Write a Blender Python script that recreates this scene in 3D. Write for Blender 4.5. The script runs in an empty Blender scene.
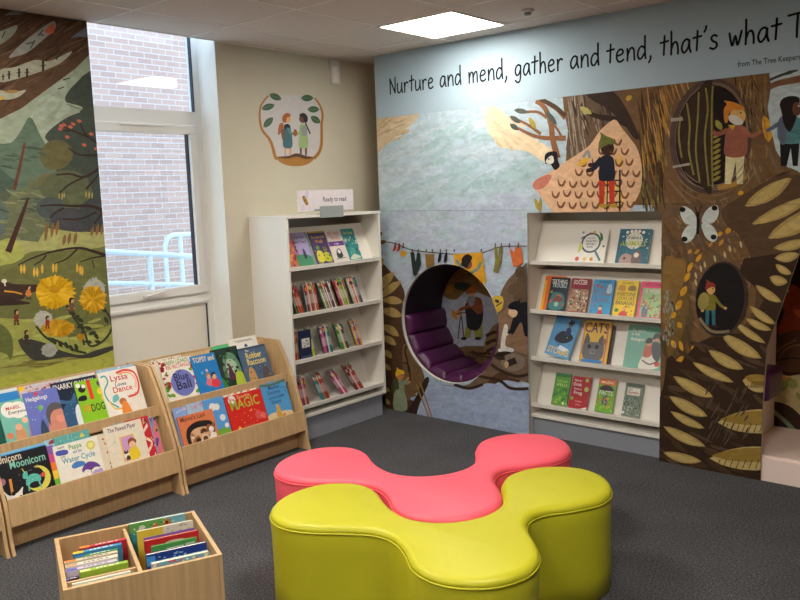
import bpy, bmesh, math, random
from mathutils import Vector, Matrix
from mathutils.geometry import tessellate_polygon

SC = bpy.context.scene
COL = SC.collection
rnd = random.Random(7)

# ------------------------------------------------------------------ camera
CAM = Vector((4.5347, -4.7865, 1.7337))
FPX = 802.35
YAW, PIT, ROL = -0.706515, -0.131047, -0.033974
CF = Vector((math.sin(YAW)*math.cos(PIT), math.cos(YAW)*math.cos(PIT), math.sin(PIT)))
R0 = Vector((math.cos(YAW), -math.sin(YAW), 0)); U0 = R0.cross(CF)
CR = R0*math.cos(ROL)+U0*math.sin(ROL); CU = -R0*math.sin(ROL)+U0*math.cos(ROL)
cam = bpy.data.objects.new('camera', bpy.data.cameras.new('camera')); COL.objects.link(cam)
cam.data.sensor_width = 36; cam.data.lens = FPX*36/800
cam.data.clip_start = .05; cam.data.clip_end = 200
M = Matrix((CR, CU, -CF)).transposed().to_4x4(); M.translation = CAM
cam.matrix_world = M
SC.camera = cam

# ------------------------------------------------------------------ world, lights, exposure
world = bpy.data.worlds.new('overcast_sky'); SC.world = world; world.use_nodes = True
wn = world.node_tree.nodes; wn['Background'].inputs[0].default_value = (.6, .78, 1, 1)
wn['Background'].inputs[1].default_value = 2.9
SC.view_settings.view_transform = 'Standard'; SC.view_settings.look = 'None'
SC.view_settings.gamma = 1; SC.view_settings.use_curve_mapping = False
SC.view_settings.exposure = 0.22
PANEL_POWER = 165.0        # strength of the ceiling light diffusers
H = 2.8

# ------------------------------------------------------------------ helpers
def lin(c):
    out = []
    for v in c[:3]:
        v = v/255
        out.append(v/12.92 if v <= .04045 else ((v+.055)/1.055)**2.4)
    return (*out, 1)

def px_ray(x, y): return CF + CR*((x-400)/FPX) - CU*((y-300)/FPX)
def on_plane(x, y, ax, val):          # where a point seen in the photo lies on a wall
    d = px_ray(x, y); return CAM + d*((val-CAM[ax])/d[ax])
def W(x, y, depth=0): p = on_plane(x, y, 1, depth); return (p.x, p.z)
def V(x, y, depth=0): p = on_plane(x, y, 0, depth); return (p.y, p.z)

def new_mat(name):
    m = bpy.data.materials.new(name); m.use_nodes = True
    return m, m.node_tree.nodes, m.node_tree.links, m.node_tree.nodes['Principled BSDF']
def coords(n, l, scale=(1, 1, 1)):
    tc = n.new('ShaderNodeTexCoord'); mp = n.new('ShaderNodeMapping')
    mp.inputs['Scale'].default_value = scale; l.new(tc.outputs['Object'], mp.inputs[0]); return mp
def tint(n, l, src, col_out, amt):    # multiply a colour by a noise between 1-amt and 1+amt
    mr = n.new('ShaderNodeMapRange'); mr.inputs[1].default_value = .25; mr.inputs[2].default_value = .75
    mr.inputs[3].default_value = 1-amt; mr.inputs[4].default_value = 1+amt
    l.new(src, mr.inputs[0])
    vm = n.new('ShaderNodeVectorMath'); vm.operation = 'SCALE'
    l.new(col_out, vm.inputs[0]); l.new(mr.outputs[0], vm.inputs['Scale']); return vm.outputs[0]
def mat(name, col, rough=.5, nscale=(6, 6, 6), amt=.04, bump=0, bscale=60, spec=.5, metal=0, detail=3, coat=0):
    m, n, l, b = new_mat(name)
    mp = coords(n, l, nscale); nz = n.new('ShaderNodeTexNoise'); nz.inputs['Scale'].default_value = 1
    nz.inputs['Detail'].default_value = detail; l.new(mp.outputs[0], nz.inputs[0])
    rgb = n.new('ShaderNodeRGB'); rgb.outputs[0].default_value = lin(col)
    l.new(tint(n, l, nz.outputs[0], rgb.outputs[0], amt), b.inputs['Base Color'])
    b.inputs['Roughness'].default_value = rough; b.inputs['Metallic'].default_value = metal
    b.inputs['Specular IOR Level'].default_value = spec; b.inputs['Coat Weight'].default_value = coat
    if bump:
        mp2 = coords(n, l); n2 = n.new('ShaderNodeTexNoise'); n2.inputs['Scale'].default_value = bscale
        n2.inputs['Detail'].default_value = 4; l.new(mp2.outputs[0], n2.inputs[0])
        bp = n.new('ShaderNodeBump'); bp.inputs['Strength'].default_value = bump
        bp.inputs['Distance'].default_value = .002; l.new(n2.outputs[0], bp.inputs['Height'])
        l.new(bp.outputs[0], b.inputs['Normal'])
    return m
def attr_mat(name, rough, amt, nscale=(3, 3, 3), spec=.4, coat=0, distort=0, detail=5):
    m, n, l, b = new_mat(name)
    at = n.new('ShaderNodeAttribute'); at.attribute_name = 'Col'
    mp = coords(n, l, nscale); nz = n.new('ShaderNodeTexNoise'); nz.inputs['Scale'].default_value = 1
    nz.inputs['Detail'].default_value = detail; nz.inputs['Distortion'].default_value = distort
    l.new(mp.outputs[0], nz.inputs[0])
    l.new(tint(n, l, nz.outputs[0], at.outputs['Color'], amt), b.inputs['Base Color'])
    b.inputs['Roughness'].default_value = rough; b.inputs['Specular IOR Level'].default_value = spec
    b.inputs['Coat Weight'].default_value = coat
    return m

MT = {}
MT['mural'] = attr_mat('mural_paint', .65, .2, (14, 14, 26), .15, distort=1.2)
MT['print'] = attr_mat('glossy_print', .35, .05, (30, 30, 30), .5)
MT['spine'] = attr_mat('book_card', .45, .08, (60, 60, 60), .45)
MT['cream'] = mat('cream_wall_paint', (204, 198, 178), .7, amt=.02, bump=.1, bscale=180, spec=.3)
MT['far'] = mat('toned_down_wall_paint', (150, 140, 124), .7, amt=.02)  # unseen walls, tone darkened so they bounce less light onto the seats
MT['ceiling'] = mat('ceiling_tile', (216, 205, 197), .9, (40, 40, 40), .04, bump=.3, bscale=300, spec=.2)
MT['tbar'] = mat('ceiling_bar_white', (238, 232, 226), .45)
MT['white'] = mat('white_laminate', (232, 229, 220), .4, amt=.015)
MT['upvc'] = mat('white_window_plastic', (226, 226, 222), .3, amt=.01)
MT['plinth'] = mat('grey_plinth_laminate', (150, 156, 166), .4)
MT['infill'] = mat('cream_infill_board', (226, 222, 210), .5, amt=.01)
MT['wallwhite'] = mat('pink_white_board', (248, 226, 216), .5, amt=.01)
MT['pages'] = mat('book_paper', (228, 220, 200), .8, (4, 4, 400), .1)
MT['pink'] = mat('pink_vinyl', (255, 98, 118), .45, amt=.02, bump=.12, bscale=500, spec=.45)
MT['green'] = mat('lime_vinyl', (198, 194, 38), .44, amt=.03, bump=.12, bscale=500, spec=.45)
MT['purple'] = mat('purple_vinyl', (74, 26, 70), .36, amt=.05, bump=.1, bscale=400, spec=.5)
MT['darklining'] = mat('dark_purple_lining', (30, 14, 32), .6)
MT['grey'] = mat('grey_plastic', (150, 158, 156), .35)
MT['offwhite'] = mat('off_white_plastic', (222, 220, 214), .4)
MT['dark'] = mat('black_gasket', (38, 44, 58), .5)
MT['steel'] = mat('brushed_steel', (170, 170, 172), .3, metal=1)
MT['rail'] = mat('galvanised_rail', (214, 224, 234), .4, amt=.08)

def wood_mat(name, col, axis):
    m, n, l, b = new_mat(name)
    s = [70, 70, 70]; s[axis] = 2.2
    mp = coords(n, l, s); nz = n.new('ShaderNodeTexNoise'); nz.inputs['Scale'].default_value = 1
    nz.inputs['Detail'].default_value = 6; nz.inputs['Distortion'].default_value = .4; l.new(mp.outputs[0], nz.inputs[0])
    rgb = n.new('ShaderNodeRGB'); rgb.outputs[0].default_value = lin(col)
    l.new(tint(n, l, nz.outputs[0], rgb.outputs[0], .16), b.inputs['Base Color'])
    b.inputs['Roughness'].default_value = .45
    return m
MT['wood'] = wood_mat('light_oak_laminate_upright', (206, 172, 126), 2)
MT['woodedge'] = wood_mat('light_oak_edge_band', (226, 196, 148), 0)

def carpet_mat():
    m, n, l, b = new_mat('charcoal_carpet')
    mp = coords(n, l); n1 = n.new('ShaderNodeTexNoise'); n1.inputs['Scale'].default_value = 105
    n1.inputs['Detail'].default_value = 5; n1.inputs['Roughness'].default_value = .7; l.new(mp.outputs[0], n1.inputs[0])
    cr = n.new('ShaderNodeValToRGB'); e = cr.color_ramp.elements
    e[0].position = .33; e[0].color = lin((38, 39, 42)); e[1].position = .72; e[1].color = lin((122, 122, 124))
    mid = e.new(.52); mid.color = lin((80, 80, 83))
    l.new(n1.outputs[0], cr.inputs[0])
    n2 = n.new('ShaderNodeTexNoise'); n2.inputs['Scale'].default_value = 2.3; l.new(mp.outputs[0], n2.inputs[0])
    l.new(tint(n, l, n2.outputs[0], cr.outputs[0], .12), b.inputs['Base Color'])
    b.inputs['Roughness'].default_value = .95; b.inputs['Specular IOR Level'].default_value = .15
    bp = n.new('ShaderNodeBump'); bp.inputs['Strength'].default_value = .7; bp.inputs['Distance'].default_value = .004
    l.new(n1.outputs[0], bp.inputs['Height']); l.new(bp.outputs[0], b.inputs['Normal'])
    return m
MT['carpet'] = carpet_mat()
def brick_mat():
    m, n, l, b = new_mat('pale_brick')
    tc = n.new('ShaderNodeTexCoord'); sp = n.new('ShaderNodeSeparateXYZ'); cb = n.new('ShaderNodeCombineXYZ')
    l.new(tc.outputs['Object'], sp.inputs[0]); l.new(sp.outputs['Y'], cb.inputs['X']); l.new(sp.outputs['Z'], cb.inputs['Y'])
    br = n.new('ShaderNodeTexBrick'); l.new(cb.outputs[0], br.inputs[0])
    br.inputs['Color1'].default_value = lin((200, 164, 150)); br.inputs['Color2'].default_value = lin((184, 150, 140))
    br.inputs['Mortar'].default_value = lin((208, 194, 190)); br.inputs['Scale'].default_value = 1
    br.inputs['Brick Width'].default_value = .225; br.inputs['Row Height'].default_value = .075
    br.inputs['Mortar Size'].default_value = .007; br.inputs['Mortar Smooth'].default_value = .3
    l.new(br.outputs[0], b.inputs['Base Color']); b.inputs['Roughness'].default_value = .9
    return m
MT['brick'] = brick_mat()
def glass_mat(name, tintc=(.93, .97, .97, 1), refl=.09):
    m, n, l, b = new_mat(name); n.remove(b)
    t = n.new('ShaderNodeBsdfTransparent'); t.inputs[0].default_value = tintc
    g = n.new('ShaderNodeBsdfGlossy'); g.inputs['Roughness'].default_value = .01
    lw = n.new('ShaderNodeLayerWeight'); lw.inputs[0].default_value = .5     # Schlick reflectance, the same from both sides
    pw = n.new('ShaderNodeMath'); pw.operation = 'POWER'; l.new(lw.outputs['Facing'], pw.inputs[0]); pw.inputs[1].default_value = 5
    f = n.new('ShaderNodeMath'); f.operation = 'MULTIPLY_ADD'; l.new(pw.outputs[0], f.inputs[0]); f.inputs[1].default_value = .96; f.inputs[2].default_value = .04
    mx = n.new('ShaderNodeMixShader'); l.new(f.outputs[0], mx.inputs[0]); l.new(t.outputs[0], mx.inputs[1])
    l.new(g.outputs[0], mx.inputs[2]); l.new(mx.outputs[0], n['Material Output'].inputs[0]); return m
MT['glass'] = glass_mat('window_glass')
def emit_mat(name, col, s):
    m, n, l, b = new_mat(name)
    b.inputs['Base Color'].default_value = (1, 1, 1, 1); b.inputs['Emission Color'].default_value = col
    b.inputs['Emission Strength'].default_value = s; return m
MT['lamp'] = emit_mat('light_diffuser', (1, .93, .83, 1), PANEL_POWER*.24)
MT['lamp_dimmed'] = emit_mat('dimmed_light_diffuser', (1, .93, .83, 1), PANEL_POWER*.11)  # same diffuser, turned down to soften the hot spot on the mural wall
MT['band'] = attr_mat('matt_wall_vinyl', .65, .03, (3, 3, 3), .25)

# ---- object helpers
def tag(o, label=None, cat=None, group=None, kind=None):
    if label: o['label'] = label
    if cat: o['category'] = cat
    if group: o['group'] = group
    if kind: o['kind'] = kind
    return o
def thing(name, label, cat, loc=(0, 0, 0), group=None, mw=None):
    o = bpy.data.objects.new(name, None); COL.objects.link(o); o.empty_display_size = .05
    if mw is not None: o.matrix_world = mw
    else: o.location = loc
    return tag(o, label, cat, group)
def obj(name, bm, m, parent=None, world=True, smooth=False):
    me = bpy.data.meshes.new(name); bm.normal_update(); bm.to_mesh(me); bm.free()
    for mm in (m if isinstance(m, (list, tuple)) else [m]): me.materials.append(mm)
    if smooth:
        for p in me.polygons: p.use_smooth = True
    o = bpy.data.objects.new(name, me); COL.objects.link(o)
    if parent is not None:
        o.parent = parent
        if world:      # geometry was written in world coordinates
            o.matrix_parent_inverse = world_of(parent).inverted()
    return o
def world_of(o):
    return o.matrix_basis.copy() if o.parent is None else world_of(o.parent) @ o.matrix_parent_inverse @ o.matrix_basis
def bx(bm, lo, hi, bevel=0, mi=0, mw=None):
    x0, y0, z0 = lo; x1, y1, z1 = hi
    vs = [bm.verts.new(v) for v in ((x0, y0, z0), (x1, y0, z0), (x1, y1, z0), (x0, y1, z0), (x0, y0, z1), (x1, y0, z1), (x1, y1, z1), (x0, y1, z1))]
    fs = [bm.faces.new([vs[i] for i in f]) for f in ((3, 2, 1, 0), (4, 5, 6, 7), (0, 1, 5, 4), (1, 2, 6, 5), (2, 3, 7, 6), (3, 0, 4, 7))]
    for f in fs: f.material_index = mi
    if mw is not None:
        for v in vs: v.co = mw @ v.co
    if bevel:
        es = {e for f in fs for e in f.edges}
        bmesh.ops.bevel(bm, geom=list(es), offset=bevel, segments=2, affect='EDGES', profile=.6)
    return fs
def box(name, lo, hi, m, parent=None, bevel=0, mw=None):
    bm = bmesh.new(); bx(bm, lo, hi, bevel, mw=mw); return obj(name, bm, m, parent)
def prism(bm, pts, axis, a, b, bevel=0):      # extrude a closed 2D outline along an axis
    def P(u, v, w):
        return {0: (w, u, v), 1: (u, w, v), 2: (u, v, w)}[axis]
    A = [bm.verts.new(P(u, v, a)) for u, v in pts]; B = [bm.verts.new(P(u, v, b)) for u, v in pts]
    n = len(pts); fs = [bm.faces.new(A), bm.faces.new(B[::-1])]
    for i in range(n): fs.append(bm.faces.new((A[i], B[i], B[(i+1) % n], A[(i+1) % n])))
    bmesh.ops.recalc_face_normals(bm, faces=fs)
    if bevel:
        es = {e for f in fs[:2] for e in f.edges}
        bmesh.ops.bevel(bm, geom=list(es), offset=bevel, segments=2, affect='EDGES', profile=.6)
def tube(bm, pts, r, seg=8):
    pts = [Vector(p) for p in pts]; rings = []
    for i, p in enumerate(pts):
        d = (pts[min(i+1, len(pts)-1)]-pts[max(i-1, 0)]).normalized()
        a = d.orthogonal().normalized(); b = d.cross(a)
        if rings:
            a = (pa - d*pa.dot(d)).normalized(); b = d.cross(a)
        pa = a
        rings.append([bm.verts.new(p+a*math.cos(t)*r+b*math.sin(t)*r) for t in [2*math.pi*k/seg for k in range(seg)]])
    for A, B in zip(rings, rings[1:]):
        for k in range(seg): bm.faces.new((A[k], A[(k+1) % seg], B[(k+1) % seg], B[k]))
    bm.faces.new(rings[0][::-1]); bm.faces.new(rings[-1])

def smooth2(pts, closed=False, n=5):
    out = []; m = len(pts)
    rng = range(m if closed else m-1)
    for i in rng:
        g = (lambda k: pts[k % m]) if closed else (lambda k: pts[min(max(k, 0), m-1)])
        p0, p1, p2, p3 = g(i-1), g(i), g(i+1), g(i+2)
        for k in range(n):
            t = k/n
            out.append(tuple(.5*((2*p1[j])+(-p0[j]+p2[j])*t+(2*p0[j]-5*p1[j]+4*p2[j]-p3[j])*t*t+(-p0[j]+3*p1[j]-3*p2[j]+p3[j])*t**3) for j in (0, 1)))
    if not closed: out.append(tuple(pts[-1]))
    return out

# ---- painting: flat coloured shapes laid on a surface as geometry of one mesh
def area2(p): return sum(p[i][0]*p[(i+1) % len(p)][1]-p[(i+1) % len(p)][0]*p[i][1] for i in range(len(p)))/2
def split(poly, a, b):        # parts of a convex polygon left and right of the line a-b
    L, Rr = [], []
    s = [(b[0]-a[0])*(p[1]-a[1])-(b[1]-a[1])*(p[0]-a[0]) for p in poly]
    for i in range(len(poly)):
        j = (i+1) % len(poly)
        if s[i] >= 0: L.append(poly[i])
        if s[i] <= 0: Rr.append(poly[i])
        if s[i]*s[j] < 0:
            t = s[i]/(s[i]-s[j]); q = (poly[i][0]+(poly[j][0]-poly[i][0])*t, poly[i][1]+(poly[j][1]-poly[i][1])*t)
            L.append(q); Rr.append(q)
    return L, Rr
def clip_in(poly, conv):
    for i in range(len(conv)):
        poly, _ = split(poly, conv[i], conv[(i+1) % len(conv)])
        if len(poly) < 3: return []
    return [poly]
def clip_out(poly, conv):
    xs = [p[0] for p in poly]; ys = [p[1] for p in poly]; cx = [p[0] for p in conv]; cy = [p[1] for p in conv]
    if max(xs) < min(cx) or min(xs) > max(cx) or max(ys) < min(cy) or min(ys) > max(cy): return [poly]
    out = []
    for i in range(len(conv)):
        poly, o = split(poly, conv[i], conv[(i+1) % len(conv)])
        if len(o) > 2 and abs(area2(o)) > 1e-9: out.append(o)
        if len(poly) < 3 or abs(area2(poly)) < 1e-9: return out
    return out
def ccw(p): return p if area2(p) > 0 else p[::-1]

GLY = {}
def font_tris(txt):           # triangles of a line of text, cap height about 0.7, starting at x = 0
    if txt in GLY: return GLY[txt]
    cu = bpy.data.curves.new('lettering', 'FONT'); cu.body = txt; cu.resolution_u = 2; cu.offset = .012
    o = bpy.data.objects.new('lettering', cu); COL.objects.link(o)
    dg = bpy.context.evaluated_depsgraph_get(); me = o.evaluated_get(dg).to_mesh()
    me.calc_loop_triangles(); vs = [tuple(v.co[:2]) for v in me.vertices]
    tr = [[vs[i] for i in t.vertices] for t in me.loop_triangles]
    o.evaluated_get(dg).to_mesh_clear(); COL.objects.unlink(o); bpy.data.objects.remove(o); bpy.data.curves.remove(cu)
    x1 = max([v[0] for v in vs] or [1]); x0 = min([v[0] for v in vs] or [0])
    GLY[txt] = (tr, x0, x1); return GLY[txt]

class Paint:
    def __init__(s, f, n, conv=None, holes=(), step=4e-5, px=None):
        s.f, s.n, s.step, s.layer = f, Vector(n), step, 1
        s.conv, s.holes = conv and ccw(conv), [ccw(h) for h in holes]
        s.px = px; s.bm = bmesh.new(); s.lay = s.bm.loops.layers.float_color.new('Col'); s.batch = False
    def tri(s, poly, col):
        polys = clip_in(ccw(poly), s.conv) if s.conv else [poly]
        for h in s.holes:
            polys = [q for p in polys for q in clip_out(p, h)]
        off = s.n*(s.layer*s.step)
        for p in polys:
            if len(p) < 3 or abs(area2(p)) < 1e-10: continue
            vs = [s.bm.verts.new(Vector(s.f(*q))+off) for q in p]
            try: fc = s.bm.faces.new(vs)
            except ValueError: continue
            for lp in fc.loops: lp[s.lay] = col
    def bump(s):
        if not s.batch: s.layer += 1
    def poly(s, pts, col, mapped=False):
        if s.px and not mapped: pts = [s.px(*p) for p in pts]
        c = lin(col)
        for t in tessellate_polygon([[Vector((p[0], p[1], 0)) for p in pts]]):
            s.tri([pts[i] for i in t], c)
        s.bump()
    def blob(s, pts, col, n=4): s.poly(smooth2(pts, True, n), col)
    def rect(s, x0, y0, x1, y1, col): s.poly([(x0, y0), (x1, y0), (x1, y1), (x0, y1)], col)
    def ell(s, cx, cy, rx, ry, col, rot=0, n=20):
        c, q = math.cos(math.radians(rot)), math.sin(math.radians(rot))
        s.poly([(cx+rx*math.cos(t)*c-ry*math.sin(t)*q, cy+rx*math.cos(t)*q+ry*math.sin(t)*c) for t in [2*math.pi*k/n for k in range(n)]], col)
    def line(s, pts, w, col, w2=None, sm=False, taper=False):
        if sm: pts = smooth2(pts, False, 4)
        n = len(pts); L, Rr = [], []
        for i, p in enumerate(pts):
            a, b = pts[max(i-1, 0)], pts[min(i+1, n-1)]
            dx, dy = b[0]-a[0], b[1]-a[1]; d = math.hypot(dx, dy) or 1
            t = i/max(n-1, 1); ww = w if w2 is None else w+(w2-w)*t
            if taper: ww = w*(.15+.85*math.sin(math.pi*(.06+.88*t)))
            L.append((p[0]-dy/d*ww/2, p[1]+dx/d*ww/2)); Rr.append((p[0]+dy/d*ww/2, p[1]-dx/d*ww/2))
        b0 = s.batch; s.batch = True
        for i in range(n-1):
            s.poly([L[i], L[i+1], Rr[i+1], Rr[i]], col)
        s.batch = b0; s.bump()
    def leaf(s, a, b, w, col, bend=0):
        dx, dy = b[0]-a[0], b[1]-a[1]; d = math.hypot(dx, dy) or 1; nx, ny = -dy/d, dx/d
        up, dn = [], []
        for k in range(9):
            t = k/8; h = w/2*math.sin(math.pi*t)**.7; o = bend*math.sin(math.pi*t)
            up.append((a[0]+dx*t+nx*(h+o), a[1]+dy*t+ny*(h+o))); dn.append((a[0]+dx*t+nx*(o-h), a[1]+dy*t+ny*(o-h)))
        s.poly(up+dn[::-1][1:-1], col)
    def text(s, txt, x, y, h, col, w=None, al='c', rot=0, f=(1, 1)):
        tr, x0, x1 = font_tris(txt); k = h/.7; kx = k*f[0]
        if w: kx = w/max(x1-x0, .01)
        ox = {'c': -(x0+x1)/2, 'l': -x0, 'r': -x1}[al]
        c, q = math.cos(math.radians(rot)), math.sin(math.radians(rot)); cc = lin(col)
        for t in tr:
            pts = []
            for u, v in t:
                a, b = (u+ox)*kx, v*k; pts.append((x+a*c-b*q, y+a*q+b*c))
            if s.px: pts = [s.px(*p) for p in pts]
            s.tri(pts, cc)
        s.bump()
    def scribble(s, n, area, col, ln, w, ang, jit=.3, var=18, size=.4, ok=None):
        s.batch = True
        for _ in range(n):
            x = rnd.uniform(area[0], area[2]); y = rnd.uniform(area[1], area[3])
            if ok and not ok(x, y): continue
            a = math.radians(ang)+rnd.uniform(-jit, jit); L = ln*rnd.uniform(1-size, 1+size)
            v = rnd.uniform(-var, var); c = tuple(min(255, max(0, k+v)) for k in col)
            s.line([(x-math.cos(a)*L/2, y-math.sin(a)*L/2), (x, y+rnd.uniform(-.1, .1)*L*.2), (x+math.cos(a)*L/2, y+math.sin(a)*L/2)], w*rnd.uniform(.6, 1.3), c, sm=True, taper=True)
            s.layer += .02
        s.batch = False; s.layer = math.ceil(s.layer)+1
    def build(s, name, m, parent=None):
        return obj(name, s.bm, m, parent)

# ================================================================== THE ROOM
def quad(bm, pts):
    return bm.faces.new([bm.verts.new(p) for p in pts])
XR, YF, YB = 7.3, -7.8, 0.85
def struct(o): return tag(o, kind='structure')
struct(box('floor', (-.05, YF, -.05), (XR, YB, 0), MT['carpet']))
WY0, WY1 = -2.75, -1.306                 # the tall window opening
bm = bmesh.new()
bx(bm, (-.3, YF, 0), (0, WY0, H+.25)); bx(bm, (-.3, WY1, 0), (0, YB, H+.25))
struct(obj('wall_left', bm, MT['cream']))
struct(box('wall_right', (XR, YF, 0), (XR+.1, YB, H), MT['far']))
struct(box('wall_front', (-.05, YF-.1, 0), (XR, YF, H), MT['far']))
struct(box('wall_rear', (-.05, YB, 0), (XR, YB+.1, H), MT['cream']))

# ceiling with the openings of the light panels left by the tiles around them
PANELS = [(1.335, -.53), (1.335, -2.93), (3.735, -2.93), (1.335, -5.33), (3.735, -5.33)]
ceil = struct(box('ceiling', (0, YF, H), (XR, YB, H+.03), MT['ceiling']))
bm = bmesh.new()
k = 0; x = 1.035-.6
while x < XR:
    bx(bm, (x-.006, YF, H-.002), (x+.006, YB, H+.001)); x += .6
for y in [.37, -.23, -.83, -1.51, -2.18, -2.62]+[-3.22-.6*k for k in range(8)]:
    bx(bm, (0, y-.006, H-.002), (XR, y+.006, H+.001))
obj('ceiling_grid', bm, MT['tbar'], ceil)
# wall edge angle along the left wall
box('edge_trim', (0, YF, H-.004), (.012, YB, H), MT['tbar'], ceil)

def ceiling_light(x, y, label, lamp='lamp'):
    t = thing('ceiling_light', label, 'ceiling light', (x, y, H-.006), 'square ceiling light panels')
    bm = bmesh.new(); w = .294
    for lo, hi in (((-w, -w), (w, -w+.012)), ((-w, w-.012), (w, w)), ((-w, -w+.012), (-w+.012, w-.012)), ((w-.012, -w+.012), (w, w-.012))):
        bx(bm, (x+lo[0], y+lo[1], H-.012), (x+hi[0], y+hi[1], H-.0021))
    obj('frame', bm, MT['white'], t)
    box('diffuser', (x-w+.012, y-w+.012, H-.0095), (x+w-.012, y+w-.012, H-.003), MT[lamp], t)
for i, (x, y) in enumerate(PANELS):
    ceiling_light(x, y, ['bright lit square ceiling light panel in front of the mural wall', 'lit ceiling light panel above the low book racks, second along the window wall',
        'lit ceiling light panel just in front of the viewer, above the lime green seat', 'lit ceiling light panel third along the window wall, furthest from the mural', 'lit ceiling light panel behind the viewer'][i], 'lamp_dimmed' if i == 0 else 'lamp')

# smoke detector and wall sensor
t = thing('smoke_detector', 'small round white detector on the ceiling right of the light panel', 'smoke detector', (1.93, -.47, H))
bm = bmesh.new()
def lathe(bm, prof, c, seg=24, axis=2):
    rings = []
    for r, h in prof:
        rings.append([bm.verts.new((c[0]+r*math.cos(a), c[1]+r*math.sin(a), c[2]+h)) for a in [2*math.pi*k/seg for k in range(seg)]])
    for A, B in zip(rings, rings[1:]):
        for k in range(seg): bm.faces.new((A[k], A[(k+1) % seg], B[(k+1) % seg], B[k]))
    bm.faces.new(rings[0][::-1]); bm.faces.new(rings[-1]); bmesh.ops.recalc_face_normals(bm, faces=bm.faces)
lathe(bm, [(.038, -.002), (.038, -.012), (.03, -.018)], (1.93, -.47, H)); obj('base', bm, MT['offwhite'], t)
bm = bmesh.new(); lathe(bm, [(.022, -.018), (.022, -.03), (.012, -.036)], (1.93, -.47, H)); obj('sensor_head', bm, MT['grey'], t)

t = thing('motion_sensor', 'long white sensor box on the cream wall just under the ceiling', 'sensor', (0, -.18, 2.69))
bm = bmesh.new(); bx(bm, (0, -.225, 2.60), (.028, -.135, 2.785), .008); obj('housing', bm, MT['offwhite'], t)
bm = bmesh.new(); prism(bm, [(.028+.022*math.sin(math.pi*k/8), -.212+.064*k/8) for k in range(9)], 2, 2.615, 2.73)
obj('lens', bm, MT['white'], t)

# ------------------------------------------------------------------ window, set back in its reveal
FX = -.2
win = struct(tag(bpy.data.objects.new('window_1', None))); COL.objects.link(win); win.location = (FX, WY1, 1)
bm = bmesh.new()
bx(bm, (FX-.06, WY1-.05, .0), (FX, WY1, H+.25))                      # right post to the floor
bx(bm, (FX-.06, WY0, .0), (FX, WY0+.08, H+.25))
bx(bm, (FX-.06, WY0+.08, 2.25), (FX, WY1-.05, 2.345))                # transom
bx(bm, (FX-.06, WY0+.08, 1.01), (FX, WY1-.05, 1.095))
bx(bm, (FX-.06, WY0+.08, H+.17), (FX, WY1-.05, H+.25))
obj('frame', bm, MT['upvc'], win)
bm = bmesh.new()                                                     # opening sash with a rounded face
y0, y1, z0, z1 = WY0+.085, WY1-.054, 1.09, 2.25
for lo, hi in (((y0, z0), (y1, z0+.06)), ((y0, z1-.06), (y1, z1)), ((y0, z0+.06), (y0+.06, z1-.06)), ((y1-.06, z0+.06), (y1, z1-.06))):
    bx(bm, (FX-.05, lo[0], lo[1]), (FX+.015, hi[0], hi[1]), .004)
obj('sash', bm, MT['upvc'], win)
bm = bmesh.new(); bx(bm, (FX+.0, WY0+.08, 1.022), (FX+.014, WY1-.05, 1.045), .005); obj('sill', bm, MT['upvc'], win)
bm = bmesh.new(); bx(bm, (FX-.035, y0+.06, z0+.06), (FX-.029, y1-.06, z1-.06)); obj('lower_pane', bm, MT['glass'], win)
bm = bmesh.new(); bx(bm, (FX-.035, WY0+.08, 2.345), (FX-.029, WY1-.05, H+.17)); obj('upper_pane', bm, MT['glass'], win)
bm = bmesh.new(); bx(bm, (FX-.03, WY1-.056, 2.345), (FX+.0005, WY1-.05, H+.17)); bx(bm, (FX-.045, y1-.066, z0+.06), (FX-.01, y1-.06, z1-.06))
obj('gasket', bm, MT['dark'], win)
bm = bmesh.new(); bx(bm, (FX+.015, -1.95, 2.232), (FX+.027, -1.62, 2.246), .003); tag(obj('trickle_vent', bm, MT['upvc'], win))
bm = bmesh.new(); bx(bm, (FX+.015, -1.88, 1.105), (FX+.03, -1.82, 1.13), .004); tube(bm, [(FX+.035, -1.85, 1.12), (FX+.045, -1.82, 1.126), (FX+.045, -1.72, 1.142)], .007)
obj('handle', bm, MT['offwhite'], win)
bm = bmesh.new(); bx(bm, (FX-.05, WY0+.08, 0), (FX-.012, WY1-.05, 1.01)); obj('infill_panel', bm, MT['infill'], win)
box('reveal_lining', (FX, WY1-.002, 0), (-.001, WY1, H+.2), MT['white'], win)
bm = bmesh.new(); bx(bm, (FX-.0125, WY1-.058, 0), (FX-.003, WY1-.05, 1.01)); obj('shadow_gap', bm, MT['dark'], win)
# slats between the panes
t = thing('venetian_blind', 'fine white slatted blind lowered behind the lower window pane', 'blind', (FX-.05, -1.9, 2.18))
bm = bmesh.new(); z = 1.165
while z < 2.18:
    bx(bm, (FX-.052, y0+.062, z), (FX-.043, y1-.068, z+.0012)); z += .024
obj('slat', bm, MT['white'], t)
for y in (-2.2, -1.62): box('cord', (FX-.053, y, 1.19), (FX-.052, y+.002, 2.18), MT['white'], t)
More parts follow.
